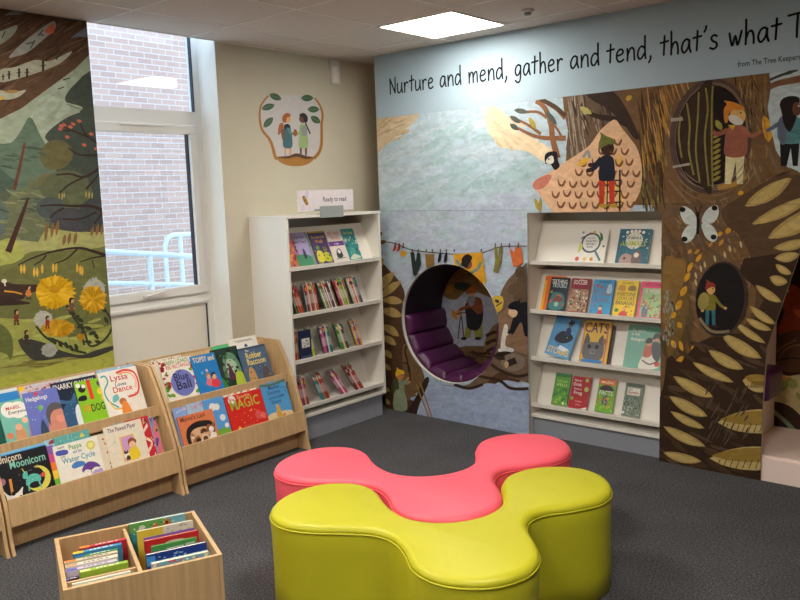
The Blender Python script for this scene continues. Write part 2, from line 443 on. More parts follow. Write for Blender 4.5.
# outside
struct(box('ground_outside', (-9, -9, -.25), (-.3, 9, -.2), mat('pale_concrete', (190, 188, 184), .9)))
struct(box('building_outside', (-5.6, -8, -.2), (-5.3, 10, 5.2), MT['brick']))
t = thing('handrail', 'pale metal ramp handrail outside the window', 'handrail', (-2.5, -.8, -.2))
bm = bmesh.new(); tube(bm, [(-2.5, -2.5, 1.50), (-2.5, -.78, 1.285), (-2.5, 1.8, .96)], .028); obj('top_rail', bm, MT['rail'], t)
bm = bmesh.new(); tube(bm, [(-2.5, -2.5, 1.2), (-2.5, -.78, .985), (-2.5, 1.8, .66)], .024); obj('lower_rail', bm, MT['rail'], t)
for y, z in ((-1.7, 1.39), (-.34, 1.22), (.9, 1.07)):
    bm = bmesh.new(); tube(bm, [(-2.5, y, -.2), (-2.5, y, z)], .026); obj('post', bm, MT['rail'], t)
t = thing('handrail', 'looped pale metal handrail further from the window, by the brick building', 'handrail', (-4, .9, -.2))
bm = bmesh.new(); tube(bm, [(-4, .82, -.2), (-4, .83, 1.2), (-4, .87, 1.3), (-4, .95, 1.33), (-4, 2.6, 1.3)], .03); obj('top_rail', bm, MT['rail'], t)
bm = bmesh.new(); tube(bm, [(-4, 1.05, -.2), (-4, 1.05, 1.31)], .03); obj('post', bm, MT['rail'], t)

# ------------------------------------------------------------------ the false wall with the mural
FWX = .27
CC = (.925, .75); CRAD = .457
circ = [(CC[0]+CRAD*math.cos(a), CC[1]+CRAD*math.sin(a)) for a in [2*math.pi*k/64 for k in range(64)]]
REC = [(1.622, 0), (2.572, 0), (2.572, 1.578), (1.622, 1.578)]
ALC = [(3.182, -.01), (4.9, -.01), (4.9, 1.9), (3.52, 1.9), (3.36, 1.36), (3.197, .79), (3.184, .47)]
TH = .018
wb = Paint(lambda u, v: (u, 0, v), (0, -1, 0), holes=[circ, REC, ALC])
wb.layer = 0
wb.tri([(FWX, 0), (XR, 0), (XR, H), (FWX, H)], lin((170, 186, 196)))
bm = wb.bm
for loop in (circ, REC, ALC):
    for a, b in zip(loop, loop[1:]+loop[:1]):
        if a[1] <= 0 and b[1] <= 0: continue
        quad(bm, [(a[0], -.0001, max(a[1], 0)), (b[0], -.0001, max(b[1], 0)), (b[0], TH, max(b[1], 0)), (a[0], TH, max(a[1], 0))])
quad(bm, [(FWX, 0, 0), (FWX, 0, H), (FWX, YB, H), (FWX, YB, 0)])
lay = wb.lay
for f in bm.faces:
    if f.calc_center_median().y > .001:
        for lp in f.loops: lp[lay] = lin((226, 214, 204))
wallb = struct(obj('wall_back', bm, MT['spine']))
# niche behind the alcove opening
bm = bmesh.new()
NX = 3.07
bx(bm, (NX-.02, TH, 0), (NX, .70, 2.0)); 
alc_side = obj('trim_1', bm, MT['wallwhite']); struct(alc_side)
NB = .655
nb = Paint(lambda u, v: (u, NB, v), (0, -1, 0), conv=[(NX, 0), (4.9, 0), (4.9, 2.0), (NX, 2.0)])
nb.tri(nb.conv, lin((196, 178, 128)))
quad(nb.bm, [(NX, TH, 1.98), (4.9, TH, 1.98), (4.9, NB, 1.98), (NX, NB, 1.98)])
quad(nb.bm, [(4.9, TH, 0), (4.9, NB, 0), (4.9, NB, 2), (4.9, TH, 2)])
for f in nb.bm.faces:
    if abs(f.calc_center_median().y-NB) > .01:
        for lp in f.loops: lp[nb.lay] = lin((200, 170, 140))
def NBp(x, y): return W(x, y, NB)
nb.px = NBp; nb.layer += 2
nb.poly([(758, 230), (900, 200), (900, 440), (758, 440)], (176, 160, 112))
nb.blob([(760, 250), (800, 235), (860, 250), (880, 330), (840, 400), (790, 398), (765, 372), (755, 300)], (58, 26, 20))
nb.blob([(778, 290), (785, 283), (796, 286), (806, 296), (814, 312), (812, 345), (802, 352), (785, 345), (778, 330), (784, 312)], (158, 66, 34))
nb.blob([(770, 345), (782, 334), (800, 330), (840, 335), (850, 365), (800, 372), (775, 368)], (84, 54, 34))
nb.line([(775, 368), (785, 350), (800, 345), (810, 352)], 2.2, (120, 84, 54), sm=True); nb.line([(772, 362), (790, 358), (806, 360)], 1.6, (48, 30, 22), sm=True)
nb.line([(772, 356), (784, 346), (796, 340)], 1.4, (130, 96, 62), sm=True)
nb.leaf((793, 310), (806, 317), 7, (208, 96, 52)); nb.ell(788, 291, 1.6, 1.2, (240, 225, 205)); nb.ell(788.4, 291, .8, .8, (30, 15, 12))
nb.blob([(760, 372), (790, 376), (840, 372), (850, 430), (800, 431), (775, 418), (765, 400)], (190, 172, 122))
nb.leaf((776, 392), (792, 378), 9, (128, 132, 66)); nb.ell(793, 384, 5, 5, (150, 152, 84)); nb.leaf((779, 376), (788, 380), 5, (206, 138, 58)); nb.leaf((796, 392), (803, 402), 5, (140, 142, 78))
nb.blob([(770, 405), (785, 404), (800, 415), (812, 435), (770, 438)], (64, 44, 36)); nb.line([(772, 410), (786, 422), (800, 436)], 4, (126, 140, 112), sm=True)
struct(nb.build('trim_2', MT['mural']))

# round tube behind the circular hole: its back disc carries the picture too
TD = .50
tb = Paint(lambda u, v: (u, TD, v), (0, -1, 0), conv=[(CC[0]+(CRAD+.01)*math.cos(2*math.pi*k/48), CC[1]+(CRAD+.01)*math.sin(2*math.pi*k/48)) for k in range(48)])
tb.tri(tb.conv, lin((150, 156, 170)))
tb.layer += 2; tb.px = lambda x, y: W(x, y, TD)
tb.blob([(440, 250), (475, 255), (505, 280), (500, 300), (470, 290), (455, 300), (440, 290)], (126, 96, 56)); 
tb.leaf((452, 285), (474, 288), 9, (52, 60, 46)); tb.leaf((458, 272), (482, 268), 6, (150, 112, 60)); tb.leaf((446, 294), (454, 284), 7, (160, 112, 50)); tb.leaf((478, 278), (488, 288), 6, (168, 108, 48))
tb.blob([(455, 352), (480, 346), (500, 350), (530, 360), (520, 400), (470, 395)], (100, 76, 50))
tb.blob([(484, 346), (490, 330), (500, 322), (520, 320), (520, 360), (490, 358)], (120, 98, 66))
for yy in (332, 340, 348): tb.line([(486, yy+4), (496, yy), (515, yy+2)], 3.4, (60, 42, 30), sm=True)
tb.scribble(26, (464, 353, 500, 372), (70, 50, 34), 12, 2.2, 12)
# bearded grinder figure
tb.poly([(470, 305), (481, 305), (483, 338), (475, 338), (473, 326), (470, 338), (464, 338)], (126, 128, 60))
tb.blob([(466, 303), (481, 302), (483, 318), (478, 330), (468, 328), (466, 316)], (36, 34, 40))
tb.blob([(467, 300), (472, 297), (481, 299), (483, 311), (478, 314), (470, 308), (459, 312), (460, 308), (467, 305)], (122, 66, 44))
tb.ell(471.5, 296, 4, 4.4, (186, 140, 112)); tb.poly([(466, 294), (477, 293), (474, 283), (470, 287), (466, 290)], (166, 92, 42)); tb.blob([(468, 297), (475, 296), (474, 304), (470, 306)], (120, 122, 128))
tb.ell(464, 338.5, 3, 1.6, (40, 28, 20)); tb.ell(478, 338.5, 3.4, 1.6, (40, 28, 20))
tb.line([(461, 312), (464, 338)], 1, (60, 44, 30)); tb.line([(461, 312), (458, 339)], 1, (60, 44, 30)); tb.leaf((452, 310), (457, 320), 5, (176, 116, 52)); tb.leaf((457, 309), (461, 317), 4, (176, 116, 52)); tb.line([(456, 314), (466, 312)], 1, (70, 50, 30))

seat = thing('round_wall_seat', 'round wall nook with dark purple ribbed padding inside a white rim', 'wall seat', (CC[0], 0, CC[1]-CRAD))
tb.build('back_panel', MT['mural'], seat)
def ringshell(bm, r0, r1, y0, y1, a0, a1, seg, cx=CC[0], cz=CC[1]):
    closed = abs(a1-a0) >= 360
    A = []
    for k in range(seg+(0 if closed else 1)):
        a = math.radians(a0+(a1-a0)*k/seg); c, s_ = math.cos(a), math.sin(a)
        A.append([bm.verts.new((cx+r*c, y, cz+r*s_)) for r, y in ((r0, y0), (r1, y0), (r1, y1), (r0, y1))])
    n = len(A)
    for k in range(n if closed else n-1):
        P, Q = A[k], A[(k+1) % n]
        for i in range(4): bm.faces.new((P[i], P[(i+1) % 4], Q[(i+1) % 4], Q[i]))
    if not closed: bm.faces.new(A[0]); bm.faces.new(A[-1][::-1])
    bmesh.ops.recalc_face_normals(bm, faces=bm.faces)
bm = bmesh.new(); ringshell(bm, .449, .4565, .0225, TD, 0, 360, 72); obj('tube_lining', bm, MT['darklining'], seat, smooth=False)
bm = bmesh.new(); ringshell(bm, .4537, .4568, -.003, .022, 0, 360, 96); obj('rim', bm, MT['white'], seat)
NS = 9; A0, A1 = 176, 366
for k in range(NS):                       # plump segments of the padding
    a0 = A0+(A1-A0)*k/NS; a1 = A0+(A1-A0)*(k+1)/NS
    bm = bmesh.new(); rows = []
    ys = [.026, .036, .07, .15, .3, .42, TD-.004]; th = [.006, .04, .056, .06, .06, .058, .05]
    na = 12
    for y, tt in zip(ys, th):
        row = []
        for i in range(na+1):
            u = i/na; a = math.radians(a0+(a1-a0)*u); puff = (1-abs(2*u-1)**3.2)**.5 if 0 < u < 1 else 0
            r = .4485-tt*(.42+.58*puff); row.append(bm.verts.new((CC[0]+r*math.cos(a), y, CC[1]+r*math.sin(a))))
        rows.append(row)
    for P, Q in zip(rows, rows[1:]):
        for i in range(na): bm.faces.new((P[i], P[i+1], Q[i+1], Q[i]))
    # front lip and ends down to the tube
    outer = [bm.verts.new((CC[0]+.4487*math.cos(math.radians(a0+(a1-a0)*i/na)), .0245, CC[1]+.4487*math.sin(math.radians(a0+(a1-a0)*i/na)))) for i in range(na+1)]
    for i in range(na): bm.faces.new((outer[i], outer[i+1], rows[0][i+1], rows[0][i]))
    for e, ii in ((a0, 0), (a1, na)):
        if k in (0, NS-1):
            ob = [bm.verts.new((CC[0]+.4487*math.cos(math.radians(e)), y, CC[1]+.4487*math.sin(math.radians(e)))) for y in ys]
            for j in range(len(ys)-1): bm.faces.new((rows[j][ii], rows[j+1][ii], ob[j+1], ob[j]))
    bmesh.ops.recalc_face_normals(bm, faces=bm.faces)
    obj('padding_segment', bm, MT['purple'], seat, smooth=True)

# bench and pad in the alcove
t = thing('alcove_bench', 'low pinkish white bench built into the mural alcove at the right edge', 'bench', (3.9, .3, 0))
box('front_board', (3.184, .002, 0), (4.85, TH+.002, .135), MT['wallwhite'], t)
bm = bmesh.new(); bx(bm, (NX+.001, TH+.003, .118), (4.85, NB-.002, .15), .003); 
obj('seat_board', bm, MT['wallwhite'], t)
t = thing('side_cushion', 'dark purple padded cushion on the side of the mural alcove', 'cushion', (NX, .2, .5))
bm = bmesh.new(); bx(bm, (NX+.001, .03, .46), (NX+.135, .34, .63), .03); bmesh.ops.rotate(bm, verts=bm.verts, cent=(NX, .2, .56), matrix=Matrix.Rotation(.0, 3, 'X'))
obj('pad', bm, MT['purple'], t, smooth=True)

# ------------------------------------------------------------------ lettering drawn with a round pen
PEN = {
 'N': (.62, ['.04,0 .06,.8 .04,1.5', '.04,1.5 .3,.8 .56,.06', '.56,.06 .58,.8 .6,1.58']),
 'u': (.55, ['.05,.95 .04,.45 .1,.06 .3,.06 .46,.4 .5,.95', '.5,.95 .5,.4 .56,0']),
 'r': (.42, ['.06,.92 .08,.45 .08,0', '.08,.45 .16,.8 .3,.95 .42,.86']),
 't': (.42, ['.24,1.5 .22,.7 .2,.05', '0,1.0 .22,1.04 .46,1.08']),
 'e': (.5, ['.06,.5 .28,.55 .44,.68 .4,.92 .24,.98 .08,.75 .04,.4 .12,.08 .3,.0 .48,.14']),
 'a': (.52, ['.46,.86 .3,1.0 .12,.82 .02,.4 .1,.04 .24,.06 .4,.4 .46,.9', '.46,.9 .46,.4 .54,.0']),
 'n': (.52, ['.05,.95 .07,.45 .06,0', '.07,.4 .2,.85 .34,.98 .46,.8 .48,.4 .5,0']),
 'd': (.52, ['.44,.8 .26,.98 .08,.75 .02,.35 .1,.04 .26,.06 .42,.4', '.46,1.75 .46,.9 .47,.4 .5,0']),
 'm': (.78, ['.05,.95 .07,.45 .06,0', '.07,.4 .18,.85 .3,.95 .38,.75 .4,.0', '.4,.45 .52,.86 .66,.95 .72,.7 .74,.0']),
 ',': (.2, ['.12,.12 .12,-.1 .02,-.36']),
 'g': (.52, ['.46,.86 .28,.98 .1,.78 .04,.4 .14,.1 .3,.14 .44,.5', '.46,.9 .46,.2 .4,-.4 .22,-.55 .04,-.36']),
 'h': (.5, ['.06,1.75 .07,.8 .06,0', '.07,.4 .18,.8 .32,.92 .42,.72 .46,.35 .46,0']),
 "'": (.2, ['.14,1.75 .12,1.55 .04,1.35']),
 's': (.42, ['.38,.9 .22,1.0 .08,.84 .14,.6 .34,.42 .38,.16 .22,-.02 .02,.08']),
 'w': (.66, ['.04,.95 .1,.45 .2,.04 .34,.7 .46,.04 .58,.5 .66,1.0']),
 'T': (.7, ['0,1.5 .35,1.56 .76,1.6', '.4,1.55 .38,.8 .38,0']),
}
def pen_word(pt, word, x0, x1, z, xh, w, col):
    adv = .16; tot = sum(PEN[c][0]+adv for c in word)-adv; k = (x1-x0)/tot; x = x0
    pt.batch = True
    for ch in word:
        gw, sts = PEN[ch]
        for st in sts:
            pts = [tuple(float(q) for q in p.split(',')) for p in st.split()]
            pts = smooth2(pts, False, 6) if len(pts) > 2 else pts
            pts = [(x+a*k, z+b*xh) for a, b in pts]
            pt.line(pts, w, col)
            for e in (pts[0], pts[-1]): pt.ell(e[0], e[1], w/2, w/2, col, n=10)
            for e in pts[1:-1]: pt.ell(e[0], e[1], w/2, w/2, col, n=8)
        x += (gw+adv)*k
    pt.batch = False; pt.bump()
band = Paint(lambda u, v: (u, 0, v), (0, -1, 0), conv=[(FWX, 2.325), (XR, 2.325), (XR, H), (FWX, H)])
band.layer = 8
band.tri(band.conv, lin((168, 190, 204))); band.layer += 2
INK = (34, 26, 26)
for wd, a, b in (('Nurture', 389.5, 433), ('and', 440, 461), ('mend,', 468.5, 507.5), ('gather', 515, 562.5), ('and', 570.5, 599), ('tend,', 607, 652), ("that's", 660.5, 717.5), ('what', 728.5, 780)):
    xa, xb = W(a, 80)[0], W(b, 80)[0]
    if wd == 'what' or wd == "that's" or wd == 'tend,': xa, xb = W(a, 50)[0], W(b, 45)[0]
    pen_word(band, wd, xa, xb, 2.497, .075, .0125, INK)
pen_word(band, 'T', 3.262, 3.345, 2.497, .078, .0125, INK)
band.text('from The Tree Keepers', 3.003, 2.378, .030, (52, 54, 60), w=.325, al='l')
band.line([(FWX+.0, 2.3255), (XR, 2.3255)], .002, (140, 156, 164))
band.build('mural_lettering_band', MT['band'], wallb)

# ------------------------------------------------------------------ the tree mural
mu = Paint(lambda u, v: (u, 0, v), (0, -1, 0), conv=[(FWX, 0), (XR, 0), (XR, 2.325), (FWX, 2.325)], holes=[circ, REC, ALC])
mu.layer = 8
mu.tri(mu.conv, lin((178, 198, 210))); mu.layer += 1
mu.px = W
SKY = (172, 188, 196)
mu.scribble(60, (380, 125, 540, 240), (174, 196, 204), 34, 9, -20, var=3)
mu.scribble(60, (380, 125, 540, 240), (186, 202, 212), 40, 7, -16, var=4)
mu.scribble(40, (430, 130, 540, 190), (168, 194, 200), 26, 6, -24, var=4)
mu.scribble(30, (380, 200, 530, 300), (182, 194, 212), 44, 12, -4, var=3)
mu.blob([(370, 114), (395, 114), (419, 113), (414, 122), (404, 131), (393, 140), (384, 147), (370, 160)], (206, 188, 158))
mu.scribble(14, (376, 120, 405, 140), (190, 166, 130), 14, 2, -30, var=8)
mu.blob([(485, 110), (491, 106), (499, 108), (507, 116), (513, 128), (525, 134), (540, 142), (560, 156), (545, 162), (528, 152), (512, 149), (500, 147), (493, 138), (486, 126)], (228, 208, 174))
mu.scribble(14, (492, 112, 520, 146), (214, 192, 160), 14, 2.4, 40, var=7)
# big brown tree
BR = (116, 88, 58)
TREE = [(562, 90), (590, 86), (768, 62), (771, 88), (768, 108), (771, 128), (776, 150), (784, 165), (796, 172), (830, 176), (1500, 190), (1500, 700), (655, 700), (655, 205), (560, 205), (566, 160), (568, 130), (564, 110)]
mu.poly(TREE, BR)
mu.scribble(60, (664, 200, 735, 330), (128, 102, 72), 14, 2.6, 60, .4, var=12)
mu.poly([(566, 90), (588, 87), (622, 85), (620, 110), (612, 128), (592, 146), (572, 162), (566, 150), (569, 125)], (104, 84, 66))
mu.scribble(26, (568, 98, 586, 158), (150, 138, 122), 26, 1.2, 82, .08); mu.scribble(18, (572, 98, 616, 130), (72, 56, 44), 22, 1.6, 76, .15)
mu.scribble(16, (580, 110, 600, 130), (160, 146, 126), 7, 1, 78, .1)
mu.scribble(90, (640, 100, 664, 205), (84, 64, 44), 30, 2, 84, .12); mu.scribble(60, (664, 80, 800, 215), (112, 90, 64), 26, 3, 70, .5)
mu.scribble(30, (643, 92, 668, 170), (172, 128, 60), 26, 1.2, 82, .1); mu.scribble(14, (660, 84, 690, 130), (178, 134, 66), 26, 1.3, 72, .1)
mu.scribble(26, (640, 140, 668, 205), (120, 112, 56), 8, 1.7, 80, .3)
for c, n in (((150, 116, 60), 16), ((74, 54, 36), 30)):
    mu.scribble(n, (735, 75, 770, 130), c, 9, 1.4, 76, .2)
mu.blob([(586, 92), (604, 86), (616, 94), (626, 108), (636, 128), (639, 138), (634, 138), (622, 122), (606, 108), (592, 100)], (58, 44, 38))
mu.line([(588, 113), (600, 117), (614, 119), (628, 124)], 4, (54, 40, 34), 7, sm=True); mu.leaf((580, 107), (592, 114), 5.5, (188, 178, 104))
mu.leaf((626, 100), (632, 96), 5, (200, 160, 60))
# branches on the left of the trunk with their leaves
for pts, w0, w1 in (([(536, 101), (545, 108), (551, 124), (553, 140), (558, 158)], 4.5, 6), ([(524, 112), (538, 112), (547, 118)], 2.4, 3.2), ([(519, 120), (530, 126), (541, 134)], 2.2, 3.4), ([(518, 128), (532, 135), (545, 138), (566, 138)], 2.6, 5), ([(551, 122), (558, 130), (562, 138)], 2, 2.6), ([(540, 99), (556, 108), (566, 118)], 4, 5.5)):
    mu.line(pts, w0, (138, 96, 66), w1, sm=True)
mu.line([(540, 99), (554, 106), (566, 116)], 4.4, (84, 66, 52), sm=True)
for a, b, c in (((514, 110), (528, 112), (86, 92, 84)), ((510, 116), (521, 123), (80, 88, 82)), ((510, 124), (519, 130), (76, 84, 80)), ((529, 117), (536, 129), (170, 156, 74)), ((546, 111), (557, 125), (82, 92, 84))):
    mu.leaf(a, b, 5.2, c)
# scaly peach roof
mu.blob([(533, 186), (536, 180), (548, 173), (562, 164), (578, 154), (590, 145), (600, 131), (610, 122), (616, 120), (622, 128), (630, 138), (638, 150), (642, 168), (641, 188), (636, 200), (628, 212), (610, 214), (560, 214), (549, 207), (541, 196)], (222, 182, 146))
mu.blob([(533, 186), (536, 180), (546, 175), (552, 176), (546, 186), (537, 190)], (196, 122, 104))
mu.scribble(12, (604, 158, 622, 200), (224, 184, 100), 12, 5, 80, .4, var=5)
mu.batch = True
for r in range(8):
    for c in range(9):
        x = 541+c*11.4+(r % 2)*5.7+rnd.uniform(-1, 1); y = 127+r*10.6+rnd.uniform(-1, 1)
        lim = 186-(x-536)*.68 if x < 612 else 124+(x-612)*1.1
        rl = 641 if y < 190 else 634
        if y < lim+3 or x > rl-6 or (y > 186 and x < 536+(y-184)*.8): continue
        mu.line([(x, y), (x+1.2, y+5), (x+4.4, y+6.2), (x+6.8, y+2.4), (x+7, y+.6)], 2.5, (126, 84, 54), sm=True, taper=True)
mu.batch = False; mu.bump()
def figure(p, x, y, s, skin, hat=None, hair=None, top=(40, 40, 50), legs=(170, 60, 44), beard=None, arms=((5, 4), (-5, 4)), face=1, scarf=None, shoes=(60, 42, 30), L=14):
    X = lambda a: x+a*s*face
    Y = lambda b: y+b*s
    P_ = lambda pts: [(X(a), Y(b)) for a, b in pts]
    for sg in (-1, 1):
        p.poly(P_([(sg*2.6-1.7, 7), (sg*2.6+1.7, 7), (sg*2.9+1.3, 7+L), (sg*2.9-1.3, 7+L)]), legs)
        p.ell(X(sg*2.9+.8), Y(7+L+.4), 2.4*s, 1.1*s, shoes)
    p.blob(P_([(-3.6, -3.75), (0, -5.6), (3.6, -3.75), (4.4, 2), (4.2, 8), (0, 8.8), (-4.2, 8), (-4.2, 2)]), top)
    for ax, ay in arms:
        sg = 1 if ax > 0 else -1
        p.line(P_([(sg*2.8, -3.6), (sg*2.8+(ax-sg*2.8)*.55, -3.6+(ay+3.6)*.6+1.2), (ax, ay)]), 3*s, top, 2.2*s, sm=True); p.ell(X(ax), Y(ay), 1.4*s, 1.2*s, skin)
    p.ell(X(.4), Y(-9.2), 3.7*s, 4.2*s, skin)
    if hair: p.blob(P_([(-3.8, -5.5), (-4.4, -9), (-3.4, -13), (0, -14.4), (3.2, -13.2), (3.6, -11.4), (.6, -11), (-.8, -8), (-1.2, -5)]), hair)
    if beard: p.blob(P_([(-2.6, -9), (.5, -8), (3.4, -8.6), (4, -6), (1.6, -3), (-1.6, -3.75)]), beard)
    if hat: p.blob(P_([(-4.2, -8.6), (-4.4, -12), (-3.2, -15.8), (-3.6, -18), (-.5, -16), (3.4, -14.4), (4.4, -11.4), (1, -11.4), (-2, -10)]), hat)
    if scarf: p.blob(P_([(-3.4, -6), (3.2, -6), (2, -2.2), (0, 0), (-2, -2.4)]), scarf)
    p.ell(X(2.1), Y(-9.8), .62*s, .62*s, (24, 18, 18)); p.line(P_([(1.6, -7.2), (2.8, -7)]), .5*s, (150, 70, 60))
# roof worker, ladder and the masked pair of cat-like faces
mu.line([(620, 170), (620, 214)], 1.8, (44, 32, 26)); mu.line([(608, 172), (607, 212)], 1.2, (44, 32, 26))
for yy in (180, 191, 202): mu.line([(607, yy+1), (622, yy)], 1.4, (44, 32, 26))
figure(mu, 607, 165, 1.82, (60, 38, 30), hat=(104, 108, 50), top=(34, 36, 50), legs=(190, 62, 42), arms=((-9, 0), (-10, 3)), face=1, shoes=(178, 150, 50), L=15)
mu.leaf((577, 166), (590, 158), 6, (222, 176, 70)); mu.line([(583, 158), (588, 151), (590, 158)], 3, (150, 152, 150), sm=True)
mu.blob([(545, 156), (549, 152), (557, 152), (558, 160), (560, 166), (555, 170), (550, 163), (546, 164)], (34, 30, 36)); mu.blob([(546, 162), (549, 157), (553, 156), (554, 162), (550, 164)], (222, 218, 208)); mu.ell(549, 159, .9, .7, (20, 18, 20))
mu.leaf((535, 198), (540, 212), 4, (170, 152, 70)); mu.leaf((541, 197), (540, 213), 3.4, (160, 144, 66))
# door in the trunk
mu.ell(711, 136, 41, 58, (84, 66, 60), 6, 30); mu.ell(712, 136, 36.5, 54, (118, 96, 80), 6, 30); mu.ell(711, 136.5, 35, 51.5, (30, 22, 20), 6, 30)
mu.blob([(676, 136), (684, 110), (700, 88), (713, 85), (713, 188), (700, 184), (684, 168)], (56, 42, 32))
for xs in ([(687, 103), (690, 125), (689, 150), (694, 175)], [(699, 92), (698, 118), (696, 150), (700, 182)], [(706, 88), (708, 110), (705, 140), (709, 186)], [(713, 86), (712, 110), (712, 150), (713, 188)], [(681, 116), (679, 135), (682, 158)]):
    mu.line(xs, 1.8, (132, 124, 62), sm=True)
mu.line([(671, 120), (683, 119)], 3.4, (166, 156, 140)); mu.line([(673, 167), (690, 164)], 2.4, (166, 160, 150))
mu.batch = True
for k in range(9): mu.leaf((713, 138+k*5.4), (721, 133+k*5.4), 3.4, (150, 134, 58))
mu.leaf((716, 120), (722, 130), 6, (150, 146, 60))
mu.batch = False; mu.bump()
mu.line([(718, 188), (735, 184), (746, 176)], 5, (170, 130, 50), sm=True)
mu.poly([(726, 152), (745, 152), (743, 184), (737, 184), (736, 162), (731, 184), (725, 184)], (214, 206, 160))
mu.blob([(728, 128), (738, 125), (746, 128), (748, 142), (745, 156), (726, 156), (725, 142)], (150, 92, 74))
mu.line([(728, 130), (718, 134), (713, 131)], 5, (142, 84, 68), 3.6, sm=True); mu.line([(744, 129), (752, 136), (762, 131)], 5, (156, 98, 78), 3.6, sm=True)
mu.ell(738, 116, 8, 8.5, (214, 172, 104)); mu.blob([(730, 115), (737, 116), (742, 120), (743, 124), (736, 125), (729, 120)], (208, 204, 196))
mu.blob([(725, 122), (724, 110), (727, 104), (724, 101), (728, 101), (736, 103), (744, 107), (744, 110), (734, 110), (729, 114), (728, 122)], (204, 128, 46)); mu.poly([(728, 125), (736, 125), (733, 130)], (206, 164, 48))
mu.ell(741, 113, .9, .9, (30, 20, 20))
mu.leaf((764, 116), (769, 142), 11, (206, 156, 52), -2); mu.line([(764, 118), (768, 140)], .8, (160, 110, 40))
# pale gap in the bark at the right, with branch and the dark haired figure
mu.poly([(772, 62), (1500, -60), (1500, 186), (830, 176), (800, 172), (786, 166), (776, 150), (771, 128), (768, 108), (771, 88)], (184, 200, 204))
mu.line([(768, 88), (780, 83), (800, 79), (840, 70)], 5, (124, 90, 66), 8, sm=True); mu.line([(770, 80), (782, 75), (798, 70)], 2.5, (60, 66, 60), sm=True); mu.leaf((783, 75), (797, 70), 3.6, (62, 70, 64))
mu.poly([(780, 138), (800, 140), (798, 166), (793, 166), (791, 148), (787, 166), (781, 166)], (24, 22, 26))
mu.blob([(779, 120), (790, 116), (801, 119), (806, 130), (804, 142), (780, 142)], (84, 132, 138)); mu.blob([(779, 120), (786, 118), (786, 142), (780, 142)], (96, 104, 122))
mu.line([(782, 122), (774, 127), (767, 131)], 4.5, (92, 104, 124), 3.4, sm=True)
mu.blob([(782, 113), (780, 104), (784, 98), (793, 96), (800, 99), (798, 112), (796, 120), (790, 132), (784, 124)], (34, 26, 26)); mu.ell(797, 109, 4.5, 7, (104, 66, 50)); mu.ell(799, 106, .9, .9, (240, 235, 230))
# rings of strokes around the door, warm flecks, butterfly
mu.scribble(60, (668, 205, 740, 300), (150, 118, 74), 9, 1.3, 62, .3, var=14); mu.scribble(26, (742, 84, 768, 190), (158, 128, 84), 9, 1.2, 84, .2, var=14)
mu.scribble(50, (756, 176, 800, 250), (118, 88, 58), 18, 1.6, -32, .15, var=12)
mu.batch = True
for rr in (46, 50, 55, 60):
    for seg in range(3):
        a0 = 30+seg*38+rnd.uniform(-6, 6)
        mu.line([(712+rr*.86*math.cos(math.radians(a0+q*7)), 134+rr*1.12*math.sin(math.radians(a0+q*7))) for q in range(5)], .9, (142, 124, 104), sm=True, taper=True)
mu.batch = False; mu.bump()
mu.scribble(60, (664, 205, 740, 290), (108, 86, 66), 22, 4, 40, .6, var=8); mu.scribble(40, (664, 250, 690, 380), (92, 76, 50), 24, 5, 80, .3, var=10)
mu.blob([(664, 262), (676, 258), (686, 262), (684, 282), (676, 300), (672, 320), (664, 330)], (136, 106, 58)); 
mu.blob([(668, 330), (676, 300), (684, 290), (690, 300), (684, 330), (676, 350), (668, 356)], (112, 90, 50))
for a, b, w in (((738, 194), (744, 192), 4), ((735, 203), (740, 210), 4.5), ((730, 214), (737, 220), 5), ((743, 218), (747, 224), 3), ((726, 233), (731, 228), 5), ((734, 232), (739, 227), 4), ((717, 236), (723, 232), 4), ((719, 246), (724, 239), 3.6), ((709, 247), (713, 242), 3), ((696, 262), (702, 254), 4), ((688, 272), (693, 262), 4.5), ((685, 282), (690, 272), 5), ((688, 254), (692, 249), 3), ((695, 254), (700, 249), 3), ((681, 296), (687, 286), 6), ((676, 310), (682, 300), 6), ((672, 318), (676, 312), 5), ((678, 322), (682, 328), 5), ((672, 340), (676, 348), 5), ((683, 352), (680, 340), 4), ((676, 364), (684, 356), 5), ((692, 346), (696, 352), 5)):
    mu.leaf(a, b, w, (206, 152, 46) if w > 3.8 else (190, 140, 60))
mu.batch = True
for a in ((747, 230), (743, 240), (749, 238), (742, 248), (731, 252), (726, 258), (716, 262), (706, 268), (702, 272), (697, 279), (697, 286)):
    mu.leaf(a, (a[0]-1.5, a[1]-7), 2.3, (196, 184, 140))
for _ in range(40):
    x, y = rnd.uniform(664, 676), rnd.uniform(295, 350); mu.leaf((x, y), (x-.6, y-6), 1.9, (150, 150, 132))
for _ in range(34):
    x, y = rnd.uniform(742, 756), rnd.uniform(256, 290); mu.leaf((x, y), (x-.6, y-4), 1.5, (150, 116, 100))
mu.batch = False; mu.bump()
for pts in ([(698, 223), (693, 211), (683, 206), (681, 215), (687, 224)], [(698, 225), (688, 226), (682, 236), (686, 243), (694, 238)]):
    mu.blob(pts, (198, 208, 204)); mu.blob([(1402-a-(2 if b < 222 else 2), b+(-1 if b < 222 else -1)) for a, b in pts], (198, 208, 204))
for c in ((683, 209.5), (685, 239), (715, 208), (714, 237)): mu.ell(c[0], c[1], 3, 2.6, (28, 24, 24))
mu.line([(698, 212), (698.6, 222), (698, 234)], 3, (36, 30, 28), sm=True, taper=False); mu.line([(698, 214), (695, 206)], .8, (36, 30, 28)); mu.line([(699, 214), (702, 205)], .8, (36, 30, 28))
